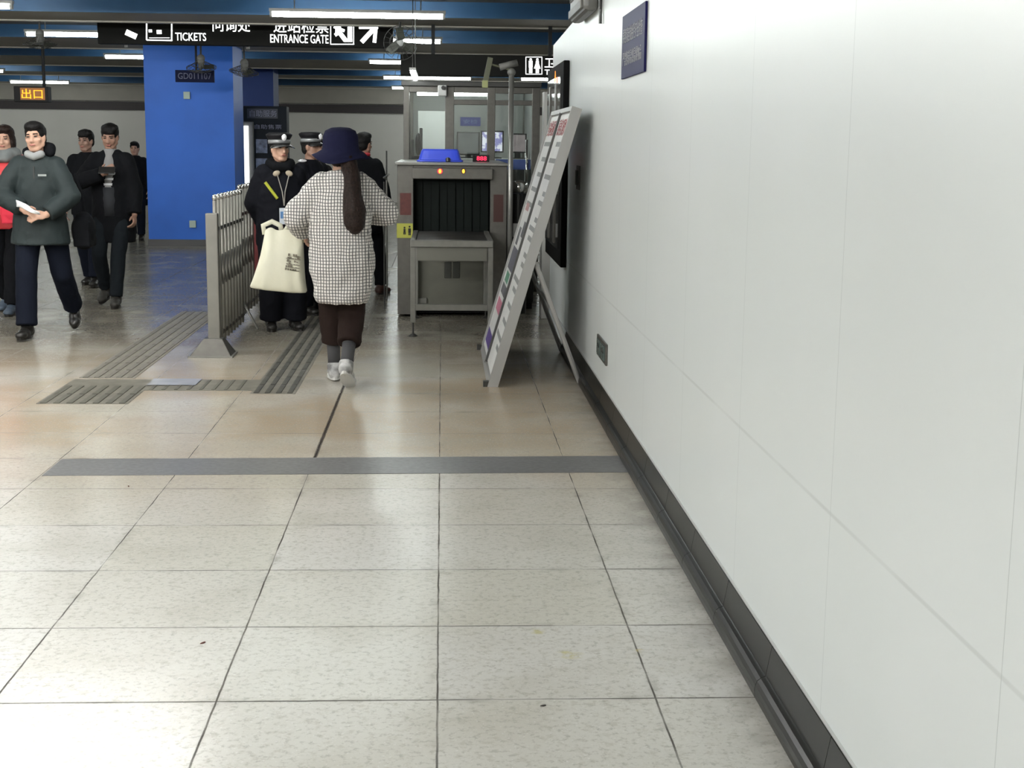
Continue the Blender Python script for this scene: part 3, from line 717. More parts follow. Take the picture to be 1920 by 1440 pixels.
M = Matrix.Translation((-.222, 0, 1.99)); bm = B(); box(bm, -.024, .024, -.024, .024, -.03, .03, M); obj('bracket_tip', bm, mat('pale_yellow', (.30, .32, .14), .5), t)
# litter bin to the right of the scanner
Yb = 12.55; xa, xb = ax(958, 380, Yb), ax(990, 380, Yb); t = thing('waste_bin', 'cylindrical bin with domed chrome lid between scanner and board', 'bin', ((xa+xb)/2, Yb+.1, 0))
r = (xb-xa)/2; zz = az(970, 342, Yb)
bm = B(); lathe(bm, [(r, 0), (r, zz-.1), (r*.96, zz-.1)], seg=28); obj('bin_body', bm, black, t, smooth=False)
bm = B(); lathe(bm, [(r*1.02, zz-.09), (r*1.05, zz-.03), (r*.9, zz), (.001, zz+.02)], seg=28); obj('bin_lid', bm, chrome, t, smooth=True)
boxobj('bin_label', -r*.7, r*.7, -r-.006, -r+.03, zz-.48, zz-.36, white_p, t)

t = thing('equipment_cabinet', 'dark low cabinet behind the chrome-lidded bin right of the scanner', 'cabinet', (.74, 12.95, 0))
boxobj('cabinet_body', -.13, .10, 0, .8, .06, .92, mat('dark_cabinet', (.02, .02, .018), .5, noise_amt=.1), t, .006)
boxobj('cabinet_door', -.12, .09, -.012, 0, .1, .86, mat('dark_cabinet_door', (.03, .03, .027), .45), t, .003)
boxobj('plinth', -.12, .09, .02, .78, 0, .06, black_m, t)
# thin railing left of the scanner
t = thing('steel_railing', 'thin steel railing behind the coat of the woman, left of the scanner', 'railing', (-.47, 12.5, 0))
bm = B()
tube(bm, [(-.06, 1.2, 0), (-.06, 1.2, 1.15), (-.06, .6, 1.18), (.0, .1, 1.22)], .009)
obj('rail_tube', bm, steel_l, t)
bm = B()
for (x, y, h) in ((-.06, 1.2, 1.42), (-.05, .35, 1.15)): cyl(bm, (x, y, 0), (x, y, h), .007)
obj('post', bm, steel_d, t)

# ------------------------------------------------------------------ glass booth behind the scanner
YB = 14.5
t = thing('security_booth', 'glass security booth with steel frame behind the scanner', 'booth', (0, YB, 0))
bx = [ax(u, 220, YB) for u in (762, 843, 921, 1005)]; bz = az(900, 163, YB); D = 1.9
bm = B()
for x, wd in ((bx[0], .03), (bx[1], .045), (bx[2], .04), (bx[3], .04)): box(bm, x-wd, x+wd, 0, .07, 0, bz)
for x in (bx[0], bx[3]): box(bm, x-.03, x+.03, D-.07, D, 0, bz)
box(bm, bx[0], bx[3], .005, .065, bz-.06, bz); box(bm, bx[1], bx[3], .005, .065, 1.88, 1.93); box(bm, bx[1], bx[3], .005, .065, .95, 1.0)
obj('booth_frame', bm, steel, t, bevel=.004)
boxobj('roof', bx[0]-.05, bx[3]+.05, -.04, D+.05, bz, bz+.05, steel_d, t, .005)
boxobj('lower_panel', bx[0], bx[3], .02, .05, 0, .95, steel, t)
boxobj('lower_panel', bx[0]-.02, bx[0], .07, D, 0, .95, steel, t)
boxobj('back_panel', bx[0], bx[3], D-.04, D-.01, 0, bz, mat('booth_back', (.36, .38, .36), .35), t)
boxobj('side_panel', bx[3]-.01, bx[3]+.01, .07, D, 0, bz, white_p, t)
boxobj('inner_panel', ax(784, 240, YB+.9), ax(836, 240, YB+.9), .9, .93, 0, az(800, 208, YB+.9), mat('white_partition', (.72, .74, .72), .4), t)
for (a, b) in ((0, 1), (1, 2), (2, 3)):
    boxobj('glass_pane', bx[a]+.035, bx[b]-.035, .03, .038, 1.0, bz-.065, glass, t)
boxobj('glass_pane', bx[0]-.006, bx[0]+.002, .07, D-.07, .95, bz, glass, t)
bm = B(); cyl(bm, (bx[2]+.36, -.03, az(995, 380, YB)), (bx[2]+.36, -.03, az(995, 262, YB)), .012); 
for v in (372, 270): cyl(bm, (bx[2]+.36, -.03, az(995, v, YB)), (bx[2]+.36, .02, az(995, v, YB)), .009)
obj('door_handle', bm, chrome, t, smooth=True)
bm = B(); box(bm, bx[2]+.05, bx[3]-.05, -.004, .03, az(970, 318, YB), az(970, 299, YB)); obj('blue_notice', bm, mat('booth_blue', (.03, .06, .20), .4), t)
# booth lamp
o = thing('booth_lamp', 'slanting bright tube lamp under the left edge of the booth roof', 'lamp', (bx[0]+.08, YB-.9, bz+.09))
bm = B(); cyl(bm, (0, 0, 0), (0, 1.5, 0), .022, seg=14); obj('lamp_tube', bm, mat('booth_tube', (1, 1, 1), .4, em=16, emcol=(.95, 1, .97)), o, smooth=True)
boxobj('lamp_housing', -.03, .03, 0, 1.5, .022, .045, hous, o)
for y in (.1, 1.4):
    bm = B(); cyl(bm, (0, y, .04), (0, y, CZ-bz-.09), .005, seg=6); obj('hanging_wire', bm, steel_d, o)
o = thing('booth_lamp', 'ceiling tube hidden inside the booth lighting its white partition', 'lamp', (bx[0]+.5, YB+.45, bz-.06))
bm = B(); cyl(bm, (-.4, 0, 0), (.4, 0, 0), .018, seg=14); obj('lamp_tube', bm, mat('booth_inner_tube', (1, 1, 1), .4, em=55, emcol=(.95, 1, .97)), o, smooth=True)
boxobj('lamp_housing', -.42, .42, -.03, .03, .018, .05, hous, o)
# desk and monitors inside
t = thing('booth_desk', 'pale control desk inside the glass booth below the monitors', 'desk', (0, YB+.5, 0))
boxobj('desk_top', bx[1]-.1, bx[3]-.06, 0, .7, az(860, 297, YB+.5)-.03, az(860, 297, YB+.5), white_p, t, .004)
boxobj('desk_body', bx[1]-.05, bx[3]-.08, .03, .68, 0, az(860, 297, YB+.5)-.03, steel_d, t)
dz = az(860, 297, YB+.5)
def monitor(u0, u1, v0, v1, mt, label):
    Ym = YB+.7; a, b = at(u0, v1, Ym), at(u1, v0, Ym); c = (a.x+b.x)/2; t = thing('monitor', label, 'monitor', (c, Ym, dz)); hw = (b.x-a.x)/2
    boxobj('monitor_case', -hw-.015, hw+.015, .01, .06, a.z-dz-.015, b.z-dz+.015, black, t, .004)
    boxobj('screen', -hw, hw, 0, .012, a.z-dz, b.z-dz, mt, t)
    bm = B(); box(bm, -.03, .03, .03, .06, 0, a.z-dz); box(bm, -.1, .1, -.02, .1, 0, .012); obj('stand', bm, black, t)
monitor(859, 897, 250, 288, mat('grey_screen', (.06, .065, .065), .15, em=.06, emcol=(.7, .75, .75), noise_amt=.4, nscale=6), 'dark grey monitor screen left in the booth')
scr = bpy.data.materials.new('xray_screen'); scr.use_nodes = True; k = NT(scr); tc = k.n('ShaderNodeTexCoord').outputs['Object']
c_ = k.mix(k.ramp(k.noise(tc, 14, 3, .6), .47, .53), (.9, .92, 1.0), (.25, .25, .55)); k.l(c_, k.b.inputs['Emission Color']); k.b.inputs['Emission Strength'].default_value = .75; k.b.inputs['Base Color'].default_value = (.1, .1, .12, 1)
monitor(904, 942, 248, 283, scr, 'bright bluish-white monitor screen behind the booth door post')
monitor(957, 985, 253, 284, mat('pinkish_screen', (.10, .09, .09), .2, em=.16, emcol=(.9, .78, .78), noise_amt=.5, nscale=9), 'dim pinkish monitor screen at the right of the booth')
Yn = YB+D-.05; a, b = at(863, 236, Yn), at(901, 220, Yn); t = thing('booth_notice', 'small blue notice on the back wall of the booth', 'sign', ((a.x+b.x)/2, Yn, (a.z+b.z)/2)); hw, hh = (b.x-a.x)/2, (b.z-a.z)/2
boxobj('plate', -hw, hw, -.008, 0, -hh, hh, mat('notice_blue', (.02, .04, .30), .4), t)
lettering('lettering', '安检', frame_m((-hw*.7, -.010, -hh*.5), (1, 0, 0), (0, 0, 1)), hh, mat('notice_text', (.15, .2, .5), .5), t, hw*1.4, .001)
# dark arm-like monitor seen edge on at left inside the booth
Ye = YB+.5; a, b = at(772, 298, Ye), at(792, 240, Ye); t = thing('side_monitor', 'black monitor seen edge-on at the left side of the booth', 'monitor', (b.x, Ye, a.z))
bm = B(); box(bm, -.03, .0, -.02, .2, .02, b.z-a.z); obj('monitor_case', bm, black, t, bevel=.006)
bm = B(); ell(bm, (-.045, .09, .15), (.035, .10, .12)); obj('monitor_back', bm, black, t, smooth=True)
bm = B(); box(bm, -.10, .0, .05, .12, 0, .03); box(bm, -.115, -.09, .03, .14, 0, .20); obj('stand', bm, black, t)
boxobj('side_shelf', b.x-.13, b.x+.05, Ye-.1, Ye+.35, a.z-.03, a.z-.001, steel_l, None).__setitem__('label', 'narrow steel shelf under the edge-on monitor in the booth')
bpy.data.objects['side_shelf']['category'] = 'shelf'
# white dome camera at the booth corner
a = at(828, 180, YB-.1); b = at(838, 158, YB-.1); t = thing('booth_camera', 'white box camera at the top left post of the booth', 'camera', ((a.x+b.x)/2-.02, YB-.1, a.z))
boxobj('camera_body', -.045, .045, 0, .1, 0, b.z-a.z-.01, white_p, t, .01)
bm = B(); cyl(bm, (.01, 0, .08), (.01, -.03, .08), .02); obj('lens', bm, black, t)

# ------------------------------------------------------------------ crowd barrier (folding gate)
bar_m = mat('barrier_steel', (.20, .195, .175), .45, .4, noise_amt=.1)
def barrier(x, y0, y1, n, label, base=True, h=1.10):
    t = thing('crowd_barrier', label, 'barrier', (x, y0, 0)); L = y1-y0
    if base:
        bm = B(); box(bm, -.042, .042, -.03, .03, .10, 1.0); obj('end_post', bm, bar_m, t, bevel=.006)
        bm = B(); v0 = [(-.165, -.13, .0), (.135, -.13, .0), (.135, .13, 0), (-.165, .13, 0)]; v1 = [(-.07, -.05, .125), (.06, -.05, .125), (.06, .05, .125), (-.07, .05, .125)]
        A = [bm.verts.new(p) for p in v0]; Bv = [bm.verts.new(p) for p in v1]; bm.faces.new(A[::-1]); bm.faces.new(Bv)
        for i in range(4): bm.faces.new((A[i], A[(i+1) % 4], Bv[(i+1) % 4], Bv[i]))
        obj('foot_cover', bm, steel, t, bevel=.004)
        boxobj('foot_plate', -.17, .14, -.135, .135, 0, .012, steel_l, t)
    for i in range(n):
        y = .05+(L-.08)*(i+.5)/n
        bm = B(); cyl(bm, (0, y, .06), (0, y, h-.02), .015, seg=12); p = obj('upright', bm, bar_m, t, smooth=True)
        bm = B(); ell(bm, (0, y, h), (.018, .018, .026)); obj('post_cap', bm, chrome, p, smooth=True)
    bm = B()
    for z in (.12, h-.22): box(bm, -.008, .008, .03, L, z-.012, z+.012)
    for i in range(0, n-1):
        ya, yb_ = .05+(L-.08)*(i+.5)/n, .05+(L-.08)*(i+1.5)/n
        cyl(bm, (0, ya, .45), (0, yb_, .7), .006, seg=6); cyl(bm, (0, ya, .7), (0, yb_, .45), .006, seg=6)
    obj('link_bars', bm, steel_d, t)
    bm = B()
    for y in (L-.06,):
        cyl(bm, (0, y, .22), (.13, y-.1, .012), .010, seg=8); cyl(bm, (0, y, .22), (-.15, y+.1, .012), .010, seg=8)
    obj('splayed_foot', bm, steel_l, t)
    return t
barrier(-1.60, 10.0, 11.5, 9, 'folding steel barrier with wedge foot left of the uniformed guard')
barrier(-1.66, 11.65, 13.6, 10, 'second folding steel barrier continuing behind the first one', False, 1.12)
boxobj('red_banner', -1.60, -1.57, 12.2, 12.55, .35, .98, mat('dark_red_cloth', (.14, .02, .02), .7)); tag(bpy.data.objects['red_banner'], 'narrow dark red panel hanging by the second barrier', 'banner')

# ------------------------------------------------------------------ people
skin = mat('skin', (.50, .30, .215), .5, noise_amt=.05, nscale=30)
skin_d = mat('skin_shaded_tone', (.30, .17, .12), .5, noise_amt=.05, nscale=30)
hair_b = mat('black_hair', (.005, .0045, .0045), .6, spec=.2, noise_amt=.3, nscale=60, bump=.4, bscale=90)
hair_br = mat('dark_brown_hair', (.016, .009, .007), .6, spec=.2, noise_amt=.5, nscale=70, bump=.6, bscale=80)
lipm = mat('lips', (.36, .13, .11), .5); eye_m = mat('eyes', (.02, .013, .01), .25)
c_black = mat('black_wool', (.005, .0055, .007), .9, bump=.3, bscale=40, spec=.12)
c_navy = mat('navy_trousers', (.006, .008, .015), .9, spec=.12, bump=.3, bscale=30)
c_olive = mat('grey_green_jacket', (.018, .026, .027), .7, spec=.25, noise_amt=.08, bump=.35, bscale=20)
shoe_b = mat('black_shoe', (.012, .011, .010), .35)

def ik(a, b, l1, l2, pole):
    a, b = V(a), V(b); d = b-a; D = min(max(d.length, abs(l1-l2)+.01), l1+l2-.004); dn = d.normalized(); b = a+dn*D
    x = (l1*l1-l2*l2+D*D)/(2*D); h = math.sqrt(max(l1*l1-x*x, 0)); p = V(pole)-dn*V(pole).dot(dn)
    return a+dn*x+p.normalized()*h, b
def remeshed(name, bm, mt, parent, voxel, smooth=6, scale=1, fold=0, ffreq=6, label=None, seed=0, fz=1.0):
    me = bpy.data.meshes.new('tmp'); bmesh.ops.recalc_face_normals(bm, faces=bm.faces); bm.to_mesh(me); bm.free()
    o = bpy.data.objects.new('tmp', me); COL.objects.link(o)
    r = o.modifiers.new('r', 'REMESH'); r.mode = 'VOXEL'; r.voxel_size = voxel
    if smooth:
        s = o.modifiers.new('s', 'SMOOTH'); s.iterations = smooth; s.factor = .5
    dg = bpy.context.evaluated_depsgraph_get(); dg.update()
    m2 = bpy.data.meshes.new_from_object(o.evaluated_get(dg)); bpy.data.objects.remove(o); bpy.data.meshes.remove(me)
    if fold:
        ns = [v.normal.copy() for v in m2.vertices]
        for v, n in zip(m2.vertices, ns):
            q = V((v.co.x*ffreq, v.co.y*ffreq, v.co.z*ffreq*fz))+V((seed*3.1, 0, seed))
            a = noise.noise(q)*1.0 + .5*(1-2*abs(noise.noise(q*1.9)))
            v.co += n*a*fold
    for v in m2.vertices: v.co *= scale
    m2.name = name; m2.materials.clear(); m2.materials.append(mt)
    for p in m2.polygons: p.use_smooth = True
    q = bpy.data.objects.new(name, m2); COL.objects.link(q)
    if parent is not None: q.parent = parent
    if label: q['label'] = label
    return q

def hand(bm, wr, d, n, curl=.5, side=1):
    """wr wrist, d finger direction, n back-of-hand normal, side +1 thumb toward d x n"""
    d, n = V(d).normalized(), V(n).normalized(); n = (n-d*n.dot(d)).normalized(); s = d.cross(n)*side
    R = Matrix((s, d, n)).transposed()
    ell(bm, wr+d*.045, (.040, .052, .016), R)
    for i, (o_, l) in enumerate(((.028, .070), (.0095, .078), (-.0095, .072), (-.027, .058))):
        b = wr+d*.082+s*o_; dirv = d.copy(); p = b
        for j, f in enumerate((.45, .32, .23)):
            dirv = (dirv*math.cos(curl)-n*math.sin(curl)).normalized() if j or curl > .2 else dirv
            q = p+dirv*l*f; cyl(bm, p, q, .0092-.0006*j, .0086-.0006*j, 10); ell(bm, q, .0086-.0006*j, seg=8)
            nn = n*math.cos(curl)+dirv*0; p = q
    p = wr+d*.018+s*.028; q = p+(d*.6+s*.75-n*.3).normalized()*.036; r = q+(d*.9+s*.15-n*.35).normalized()*.03
    limb(bm, [p, q, r], [.0125, .011, .0095])

def person(label, loc, yaw, h, pose, outfit, torso_off=(0, 0), voxel=.0085):
    s = h/1.70
    root = thing('person', label, 'person', (loc[0], loc[1], 0), yaw)
    P = dict(footL=(-.10, 0, 0), footR=(.10, 0, 0), liftL=0, liftR=0, handL=(-.24, .06, .78), handR=(.24, .06, .78), poleL=(-.5, -1, 0), poleR=(.5, -1, 0), head=(0, 0), hip=(0, 0, .93), lean=0, curl=.45, kneeout=.06)
    P.update(pose)
    O = dict(top=c_black, coat=None, legs=c_navy, legr=(.098, .078, .068), shoes=shoe_b, hair='short', hairm=hair_b, skin=skin, cuffz=.045, sleeve=(.078, .066, .055), fold=.008)
    O.update(outfit)
    hip = V(P['hip']); T = lambda x, y, z: V((x+torso_off[0]*(z-.9)*2, y+P['lean']*(z-.9)+torso_off[1], z))
    sw = P.get('shw', .175); shL, shR = T(-sw, 0, 1.385), T(sw, 0, 1.385)
    # legs
    legs = {}
    for sd, k in ((-1, 'L'), (1, 'R')):
        f = V(P['foot'+k]); lift = P['lift'+k]; hp = hip+V((sd*.088, 0, -.02)); an = V((f.x, f.y, .085+f.z+lift*.12))
        kn, an = ik(hp, an, .43, .42, (sd*P['kneeout'], 1, .05)); legs[k] = (hp, kn, an, lift)
    arms = {}
    for sd, k, sh in ((-1, 'L', shL), (1, 'R', shR)):
        el, wr = ik(sh, P['hand'+k], .285, .255, P['pole'+k]); arms[k] = (sh, el, wr)
    hc = T(0, .01, 1.585)+V((0, P.get('headfwd', .01), P.get('headdz', 0)))
    HR = Matrix.Rotation(P['head'][0], 3, 'Z') @ Matrix.Rotation(P['head'][1], 3, 'X') @ Matrix.Rotation(P.get('roll', 0), 3, 'Y')
    hv = lambda x, y, z: hc+HR @ V((x, y, z))
    # body: one continuous surface
    bm = B()
    loft(bm, [(hip.x, hip.y, .80, .13, .09), (hip.x, hip.y, .90, .165, .115), (T(0, 0, 1.05).x, T(0, 0, 1.05).y, 1.05, .135, .10), (T(0, 0, 1.25).x, T(0, 0, 1.25).y, 1.25, .155, .11), (T(0, 0, 1.36).x, T(0, 0, 1.36).y, 1.36, .155, .09), (T(0, 0, 1.43).x, T(0, 0, 1.43).y, 1.43, .07, .06)])
    limb(bm, [T(0, -.005, 1.38), T(0, 0, 1.47), hv(0, -.02, -.04)], [.065, .054, .052])
    ell(bm, hv(0, -.014, .027), (.073, .090, .086), HR); ell(bm, hv(0, .016, -.03), (.060, .068, .080), HR); ell(bm, hv(0, .040, -.088), (.033, .034, .027), HR)
    limb(bm, [hv(-.046, .0, -.055), hv(-.02, .045, -.09), hv(.02, .045, -.09), hv(.046, 0, -.055)], [.026, .023, .023, .026])
    limb(bm, [hv(0, .082, .004), hv(0, .098, -.034)], [.009, .0135]); limb(bm, [hv(-.011, .088, -.036), hv(.011, .088, -.036)], [.010, .010])
    limb(bm, [hv(-.032, .070, .022), hv(0, .078, .020), hv(.032, .070, .022)], [.014, .012, .014])
    limb(bm, [hv(-.014, .080, -.062), hv(.014, .080, -.062)], [.010, .010])
    for sd in (-1, 1):
        ell(bm, hv(sd*.072, -.006, -.008), (.009, .019, .031), HR); ell(bm, hv(sd*.038, .052, -.025), (.022, .020, .022), HR)
    for sd, k in ((-1, 'L'), (1, 'R')):
        sh, el, wr = arms[k]; limb(bm, [sh+V((-sd*.055, 0, -.035)), el, wr], [.045, .038, .027])
        d = V(P.get('dir'+k, (wr-el).normalized())); n = V(P.get('nrm'+k, (sd, .2, .1))); hand(bm, wr, d, n, P['curl'], side=P.get('thumb'+k, -sd))
        hp, kn, an, lift = legs[k]; limb(bm, [hp, kn, an], [.085, .055, .036])
        ell(bm, an, .036)
    remeshed('body', bm, O['skin'], root, .0068, 5, s)
    # face details
    if P.get('face', True):
        bm = B()
        for sd in (-1, 1): ell(bm, hv(sd*.030, .0795, .004), (.0135, .007, .0055), HR, 10)
        for v in bm.verts: v.co *= s
        obj('eyes', bm, eye_m, root, smooth=True)
        bm = B()
        for sd in (-1, 1): limb(bm, [hv(sd*.017, .0895, .023), hv(sd*.045, .078, .025)], [.0042, .003])
        for v in bm.verts: v.co *= s
        obj('eyebrows', bm, O['hairm'], root, smooth=True)
        bm = B(); limb(bm, [hv(-.019, .0865, -.062), hv(0, .0915, -.061), hv(.019, .0865, -.062)], [.0045, .0065, .0045])
        for v in bm.verts: v.co *= s
        obj('lips', bm, lipm, root, smooth=True)
    # hair
    if O['hair']:
        bm = B()
        ell(bm, hv(0, -.022, .040), (.083, .093, .086), HR); ell(bm, hv(0, .012, .082), (.072, .078, .046), HR); ell(bm, hv(0, -.05, -.01), (.074, .055, .07), HR)
        if O['hair'] == 'fringe': ell(bm, hv(0, .058, .062), (.060, .034, .036), HR); ell(bm, hv(-.05, .02, .085), (.04, .05, .035), HR)
        if O['hair'] == 'bob':
            for sd in (-1, 1): ell(bm, hv(sd*.066, -.015, -.035), (.026, .05, .085), HR)
        remeshed('hair', bm, O['hairm'], root, .009, 3, s, fold=.004, ffreq=25)
    # trousers
    bm = B(); lr = O['legr']
    loft(bm, [(hip.x, hip.y, .80, .145, .115), (hip.x, hip.y, .92, .18, .13), (hip.x, hip.y, 1.02, .16, .12)])
    for k in 'LR':
        hp, kn, an, lift = legs[k]; cz = O['cuffz']; e = kn+(an-kn)*max(.1, 1-(cz-.03)/.42)
        limb(bm, [hp, kn], [lr[0], lr[1]]); cyl(bm, kn, e, lr[1], lr[2]); cyl(bm, e-(an-kn).normalized()*.02, e, lr[2]*1.04, lr[2]*1.04)
    remeshed('trousers', bm, O['legs'], root, .011, 5, s, fold=.007, ffreq=7, seed=loc[0])
    # shoes
    for sd, k in ((-1, 'L'), (1, 'R')):
        hp, kn, an, lift = legs[k]; bm = B(); fy = Matrix.Rotation(-lift*1.0, 3, 'X') @ Matrix.Rotation(-sd*.12, 3, 'Z')
        A = lambda x, y, z: an+fy @ V((x, y, z-.085))
        loft_pts = [(A(0, -.05, .05), (.046, .045, .05)), (A(0, 0, .06), (.046, .065, .052)), (A(0, .06, .045), (.047, .065, .043)), (A(0, .12, .036), (.048, .058, .034))]
        for c0, r0 in loft_pts: ell(bm, c0, r0, fy)
        cyl(bm, A(0, -.022, .05), A(0, -.012, .115), .050, .052)
        sh_ = remeshed('shoe', bm, O['shoes'], root, .009, 3, s, label=O.get('shoelabel'))
        bm = B(); n_ = 20; rr = []
        for z in (0.002, .022):
            rr.append([bm.verts.new(A(.048*math.cos(2*PI*i/n_)*(1 if math.sin(2*PI*i/n_) > 0 else .9), .045+.135*math.sin(2*PI*i/n_), z)) for i in range(n_)])
        for i in range(n_): bm.faces.new((rr[0][i], rr[0][(i+1) % n_], rr[1][(i+1) % n_], rr[1][i]))
        bm.faces.new(rr[0][::-1]); bm.faces.new(rr[1])
        for v in bm.verts: v.co *= s
        obj('sole', bm, O.get('solem', shoe_b), sh_)
    O.setdefault('socks', c_black)
    if O.get('socks'):
        for k in 'LR':
            hp, kn, an, lift = legs[k]; bm = B(); e = kn+(an-kn)*.55; cyl(bm, e, an+V((0, 0, .005)), .047, .043)
            for v in bm.verts: v.co *= s
            obj('sock', bm, O['socks'], root, smooth=True)
    # coat or jacket
    bm = B(); sl = O['sleeve']
    loft(bm, [(T(0, 0, z).x+x, T(0, 0, z).y+y, z, rx, ry) for (x, y, z, rx, ry) in O['rings']])
    for sd, k in ((-1, 'L'), (1, 'R')):
        sh, el, wr = arms[k]; e = el+(wr-el)*O.get('sl_len', .94)
        limb(bm, [sh+V((-sd*.04, 0, -.022)), el], [sl[0]*.92, sl[1]]); cyl(bm, el, e, sl[1], sl[2]); ell(bm, el+(wr-el)*.5, (sl[1]+sl[2])/2)
    remeshed('coat', bm, O['top'], root, .011, O.get('csm', 7), s, fold=O['fold'], ffreq=O.get('ffreq', 7), seed=loc[1], label=O.get('coatlabel'))
    return root, s, T, hv, HR, arms, legs

RING = lambda hem, rx=.185, ry=.135, sh=.165: [(0, 0, hem, rx, ry), (0, 0, hem+.12, rx+.005, ry), (0, 0, 1.02, rx-.01, ry-.005), (0, 0, 1.2, rx, ry), (0, -.005, 1.33, sh+.01, ry-.02), (0, -.01, 1.41, sh-.04, ry-.045), (0, -.01, 1.465, .072, .07)]
def sc(o_bm, s):
    for v in o_bm.verts: v.co *= s
    return o_bm

# --- the woman in the checked coat, walking away
check = check_material()
W = person('person walking away in white checked coat, navy brimmed hat and brown trousers', (-.615, 8.74), .0, 1.555,
    dict(footL=(-.075, .26, 0), footR=(.035, -.13, 0), liftR=.55, shw=.16, handR=(.13, .30, 1.15), handL=(-.265, .26, 1.03), poleR=(.75, -.5, -.2), poleL=(-.6, -.6, -.4), head=(-.1, -.05), face=False, hip=(0, .02, .925), kneeout=.02, curl=.7, headdz=-.02,
         dirL=(.0, .5, -.8), nrmL=(-1, 0, 0), dirR=(-.3, .9, .1), nrmR=(.3, 0, 1)),
    dict(top=check, legs=mat('brown_trousers', (.020, .012, .010), .85, spec=.15, bump=.3, bscale=30), hair=None, cuffz=.21, legr=(.105, .088, .083), sleeve=(.090, .086, .068), fold=.015, ffreq=5.5, sl_len=.82,
         shoes=mat('grey_white_trainer', (.42, .42, .42), .5, noise_amt=.6, nscale=18), solem=mat('white_rubber', (.65, .65, .63), .5), socks=mat('dark_grey_socks', (.06, .06, .065), .8), coatlabel='white coat with fine dark check',
         rings=[(0, 0, .575, .17, .14), (0, 0, .64, .195, .155), (0, 0, .82, .215, .165), (0, 0, 1.0, .210, .165), (0, 0, 1.2, .20, .16), (0, 0, 1.33, .175, .125), (0, -.01, 1.40, .135, .10), (0, -.01, 1.45, .08, .085)]))
root, s, T, hv, HR, arms, legs = W
bm = B(); Mh = Matrix.Translation(hv(0, -.01, .012)*s) @ Matrix.Rotation(.10, 4, 'X')
lathe(bm, [(.172, -.034), (.176, -.030), (.145, -.008), (.112, .012), (.108, .05), (.106, .09), (.092, .123), (.058, .140), (.001, .146)], M=Mh, seg=48, wave=lambda t, i: (-.014*abs(math.sin(t))**2-.012*math.sin(3*t+1) if i < 2 else (-.008*abs(math.sin(t)) if i == 2 else 0))*(1))
felt = mat('navy_felt', (.011, .012, .034), .95, spec=.1, noise_amt=.08, bump=.15, bscale=50)
h_ = obj('hat', bm, felt, root, smooth=True, label='navy felt hat with drooping brim'); md = h_.modifiers.new('sol', 'SOLIDIFY'); md.thickness = .004
bm = B(); ell(bm, hv(0, -.03, -.01)*s, (.07, .07, .085)); pts = [V((.06, -.10, 1.50)), V((.085, -.165, 1.42)), V((.085, -.19, 1.30)), V((.10, -.20, 1.20)), V((.098, -.20, 1.12)), V((.10, -.19, 1.08))]
limb(bm, [p*s for p in pts], [.05, .050, .055, .068, .062, .036])
remeshed('ponytail', bm, hair_br, root, .007, 3, 1, fold=.006, ffreq=22, fz=.3)

# shopping bag in her left hand
bagm = mat('cream_plastic', (.70, .69, .55), .4, noise_amt=.05, nscale=7, bump=.5, bscale=9)
bw = at(565, 436, 8.9); t = thing('shopping_bag', 'cream plastic carrier bag hanging from the hand of the woman in checks', 'bag', (-1.0, 9.02, .575), 0)
bm = B(); n_ = 40; rows = []
prof = [(-.035, .172, .060, .0), (-.035, .182, .072, .012), (-.03, .168, .082, .05), (-.02, .150, .082, .13), (-.008, .135, .074, .22), (.0, .126, .058, .30), (.004, .120, .035, .345), (.006, .118, .018, .375)]
for (cx, rx, ry, z) in prof:
    r_ = []
    for k in range(n_):
        a = 2*PI*k/n_; c_, s_ = math.cos(a), math.sin(a); e = .55
        x = cx+rx*math.copysign(abs(c_)**e, c_); y = ry*math.copysign(abs(s_)**e, s_)
        zz_ = z-.10*(x+.17)*(1-z/.4)+.006*noise.noise(V((x*22, y*15, z*7)))
        r_.append(bm.verts.new((x, y+.026*noise.noise(V((x*20+z*5, 3+s_, z*4))), zz_+(.012*math.sin(x*60) if z > .36 else 0))))
    rows.append(r_)
for a, b in zip(rows, rows[1:]):
    for k in range(n_): bm.faces.new((a[k], a[(k+1) % n_], b[(k+1) % n_], b[k]))
bm.faces.new(rows[0][::-1])
o = obj('bag_body', bm, bagm, t, smooth=True); md = o.modifiers.new('sub', 'SUBSURF'); md.levels = md.render_levels = 1
def strap(pts, wd, name='handle', mt=bagm):
    bm = B(); pv = [V(p) for p in pts]; rows = []
    for i, p in enumerate(pv):
        d = (pv[min(i+1, len(pv)-1)]-pv[max(i-1, 0)]).normalized(); sv = d.cross(V((0, 1, 0))).normalized()*wd/2
        rows.append([bm.verts.new(p+sv+V((0, -.003, 0))), bm.verts.new(p-sv+V((0, -.003, 0))), bm.verts.new(p-sv+V((0, .003, 0))), bm.verts.new(p+sv+V((0, .003, 0)))])
    for a, b in zip(rows, rows[1:]):
        for k in range(4): bm.faces.new((a[k], a[(k+1) % 4], b[(k+1) % 4], b[k]))
    bm.faces.new(rows[0]); bm.faces.new(rows[-1][::-1]); obj(name, bm, mt, t, smooth=True)
wr = W[5]['L'][2]*s; wl = V((-.615, 8.74, 0))+wr-V((-1.0, 9.02, .575))      # her hand in bag space
hx = wl+V((0.0, .04, -.05))
strap([(-.115, 0, .345), (-.125, 0, .40), (-.07, .01, .425), (-.02, .02, .40), (-.01, .02, .35)], .032)
strap([(.0, .0, .35), (.03, .02, .40), (.07, .03, .41), (.09, .02, .38), (.10, 0, .34)], .026)
strap([(.06, -.01, .33), (.07, .0, .38), (hx.x-.02, hx.y*.6, hx.z-.02), tuple(hx)], .03)
strap([(.11, .01, .33), (.115, .02, .37), (hx.x+.01, hx.y*.7, hx.z-.03), tuple(hx)], .028)
bm = B()
random.seed(11)
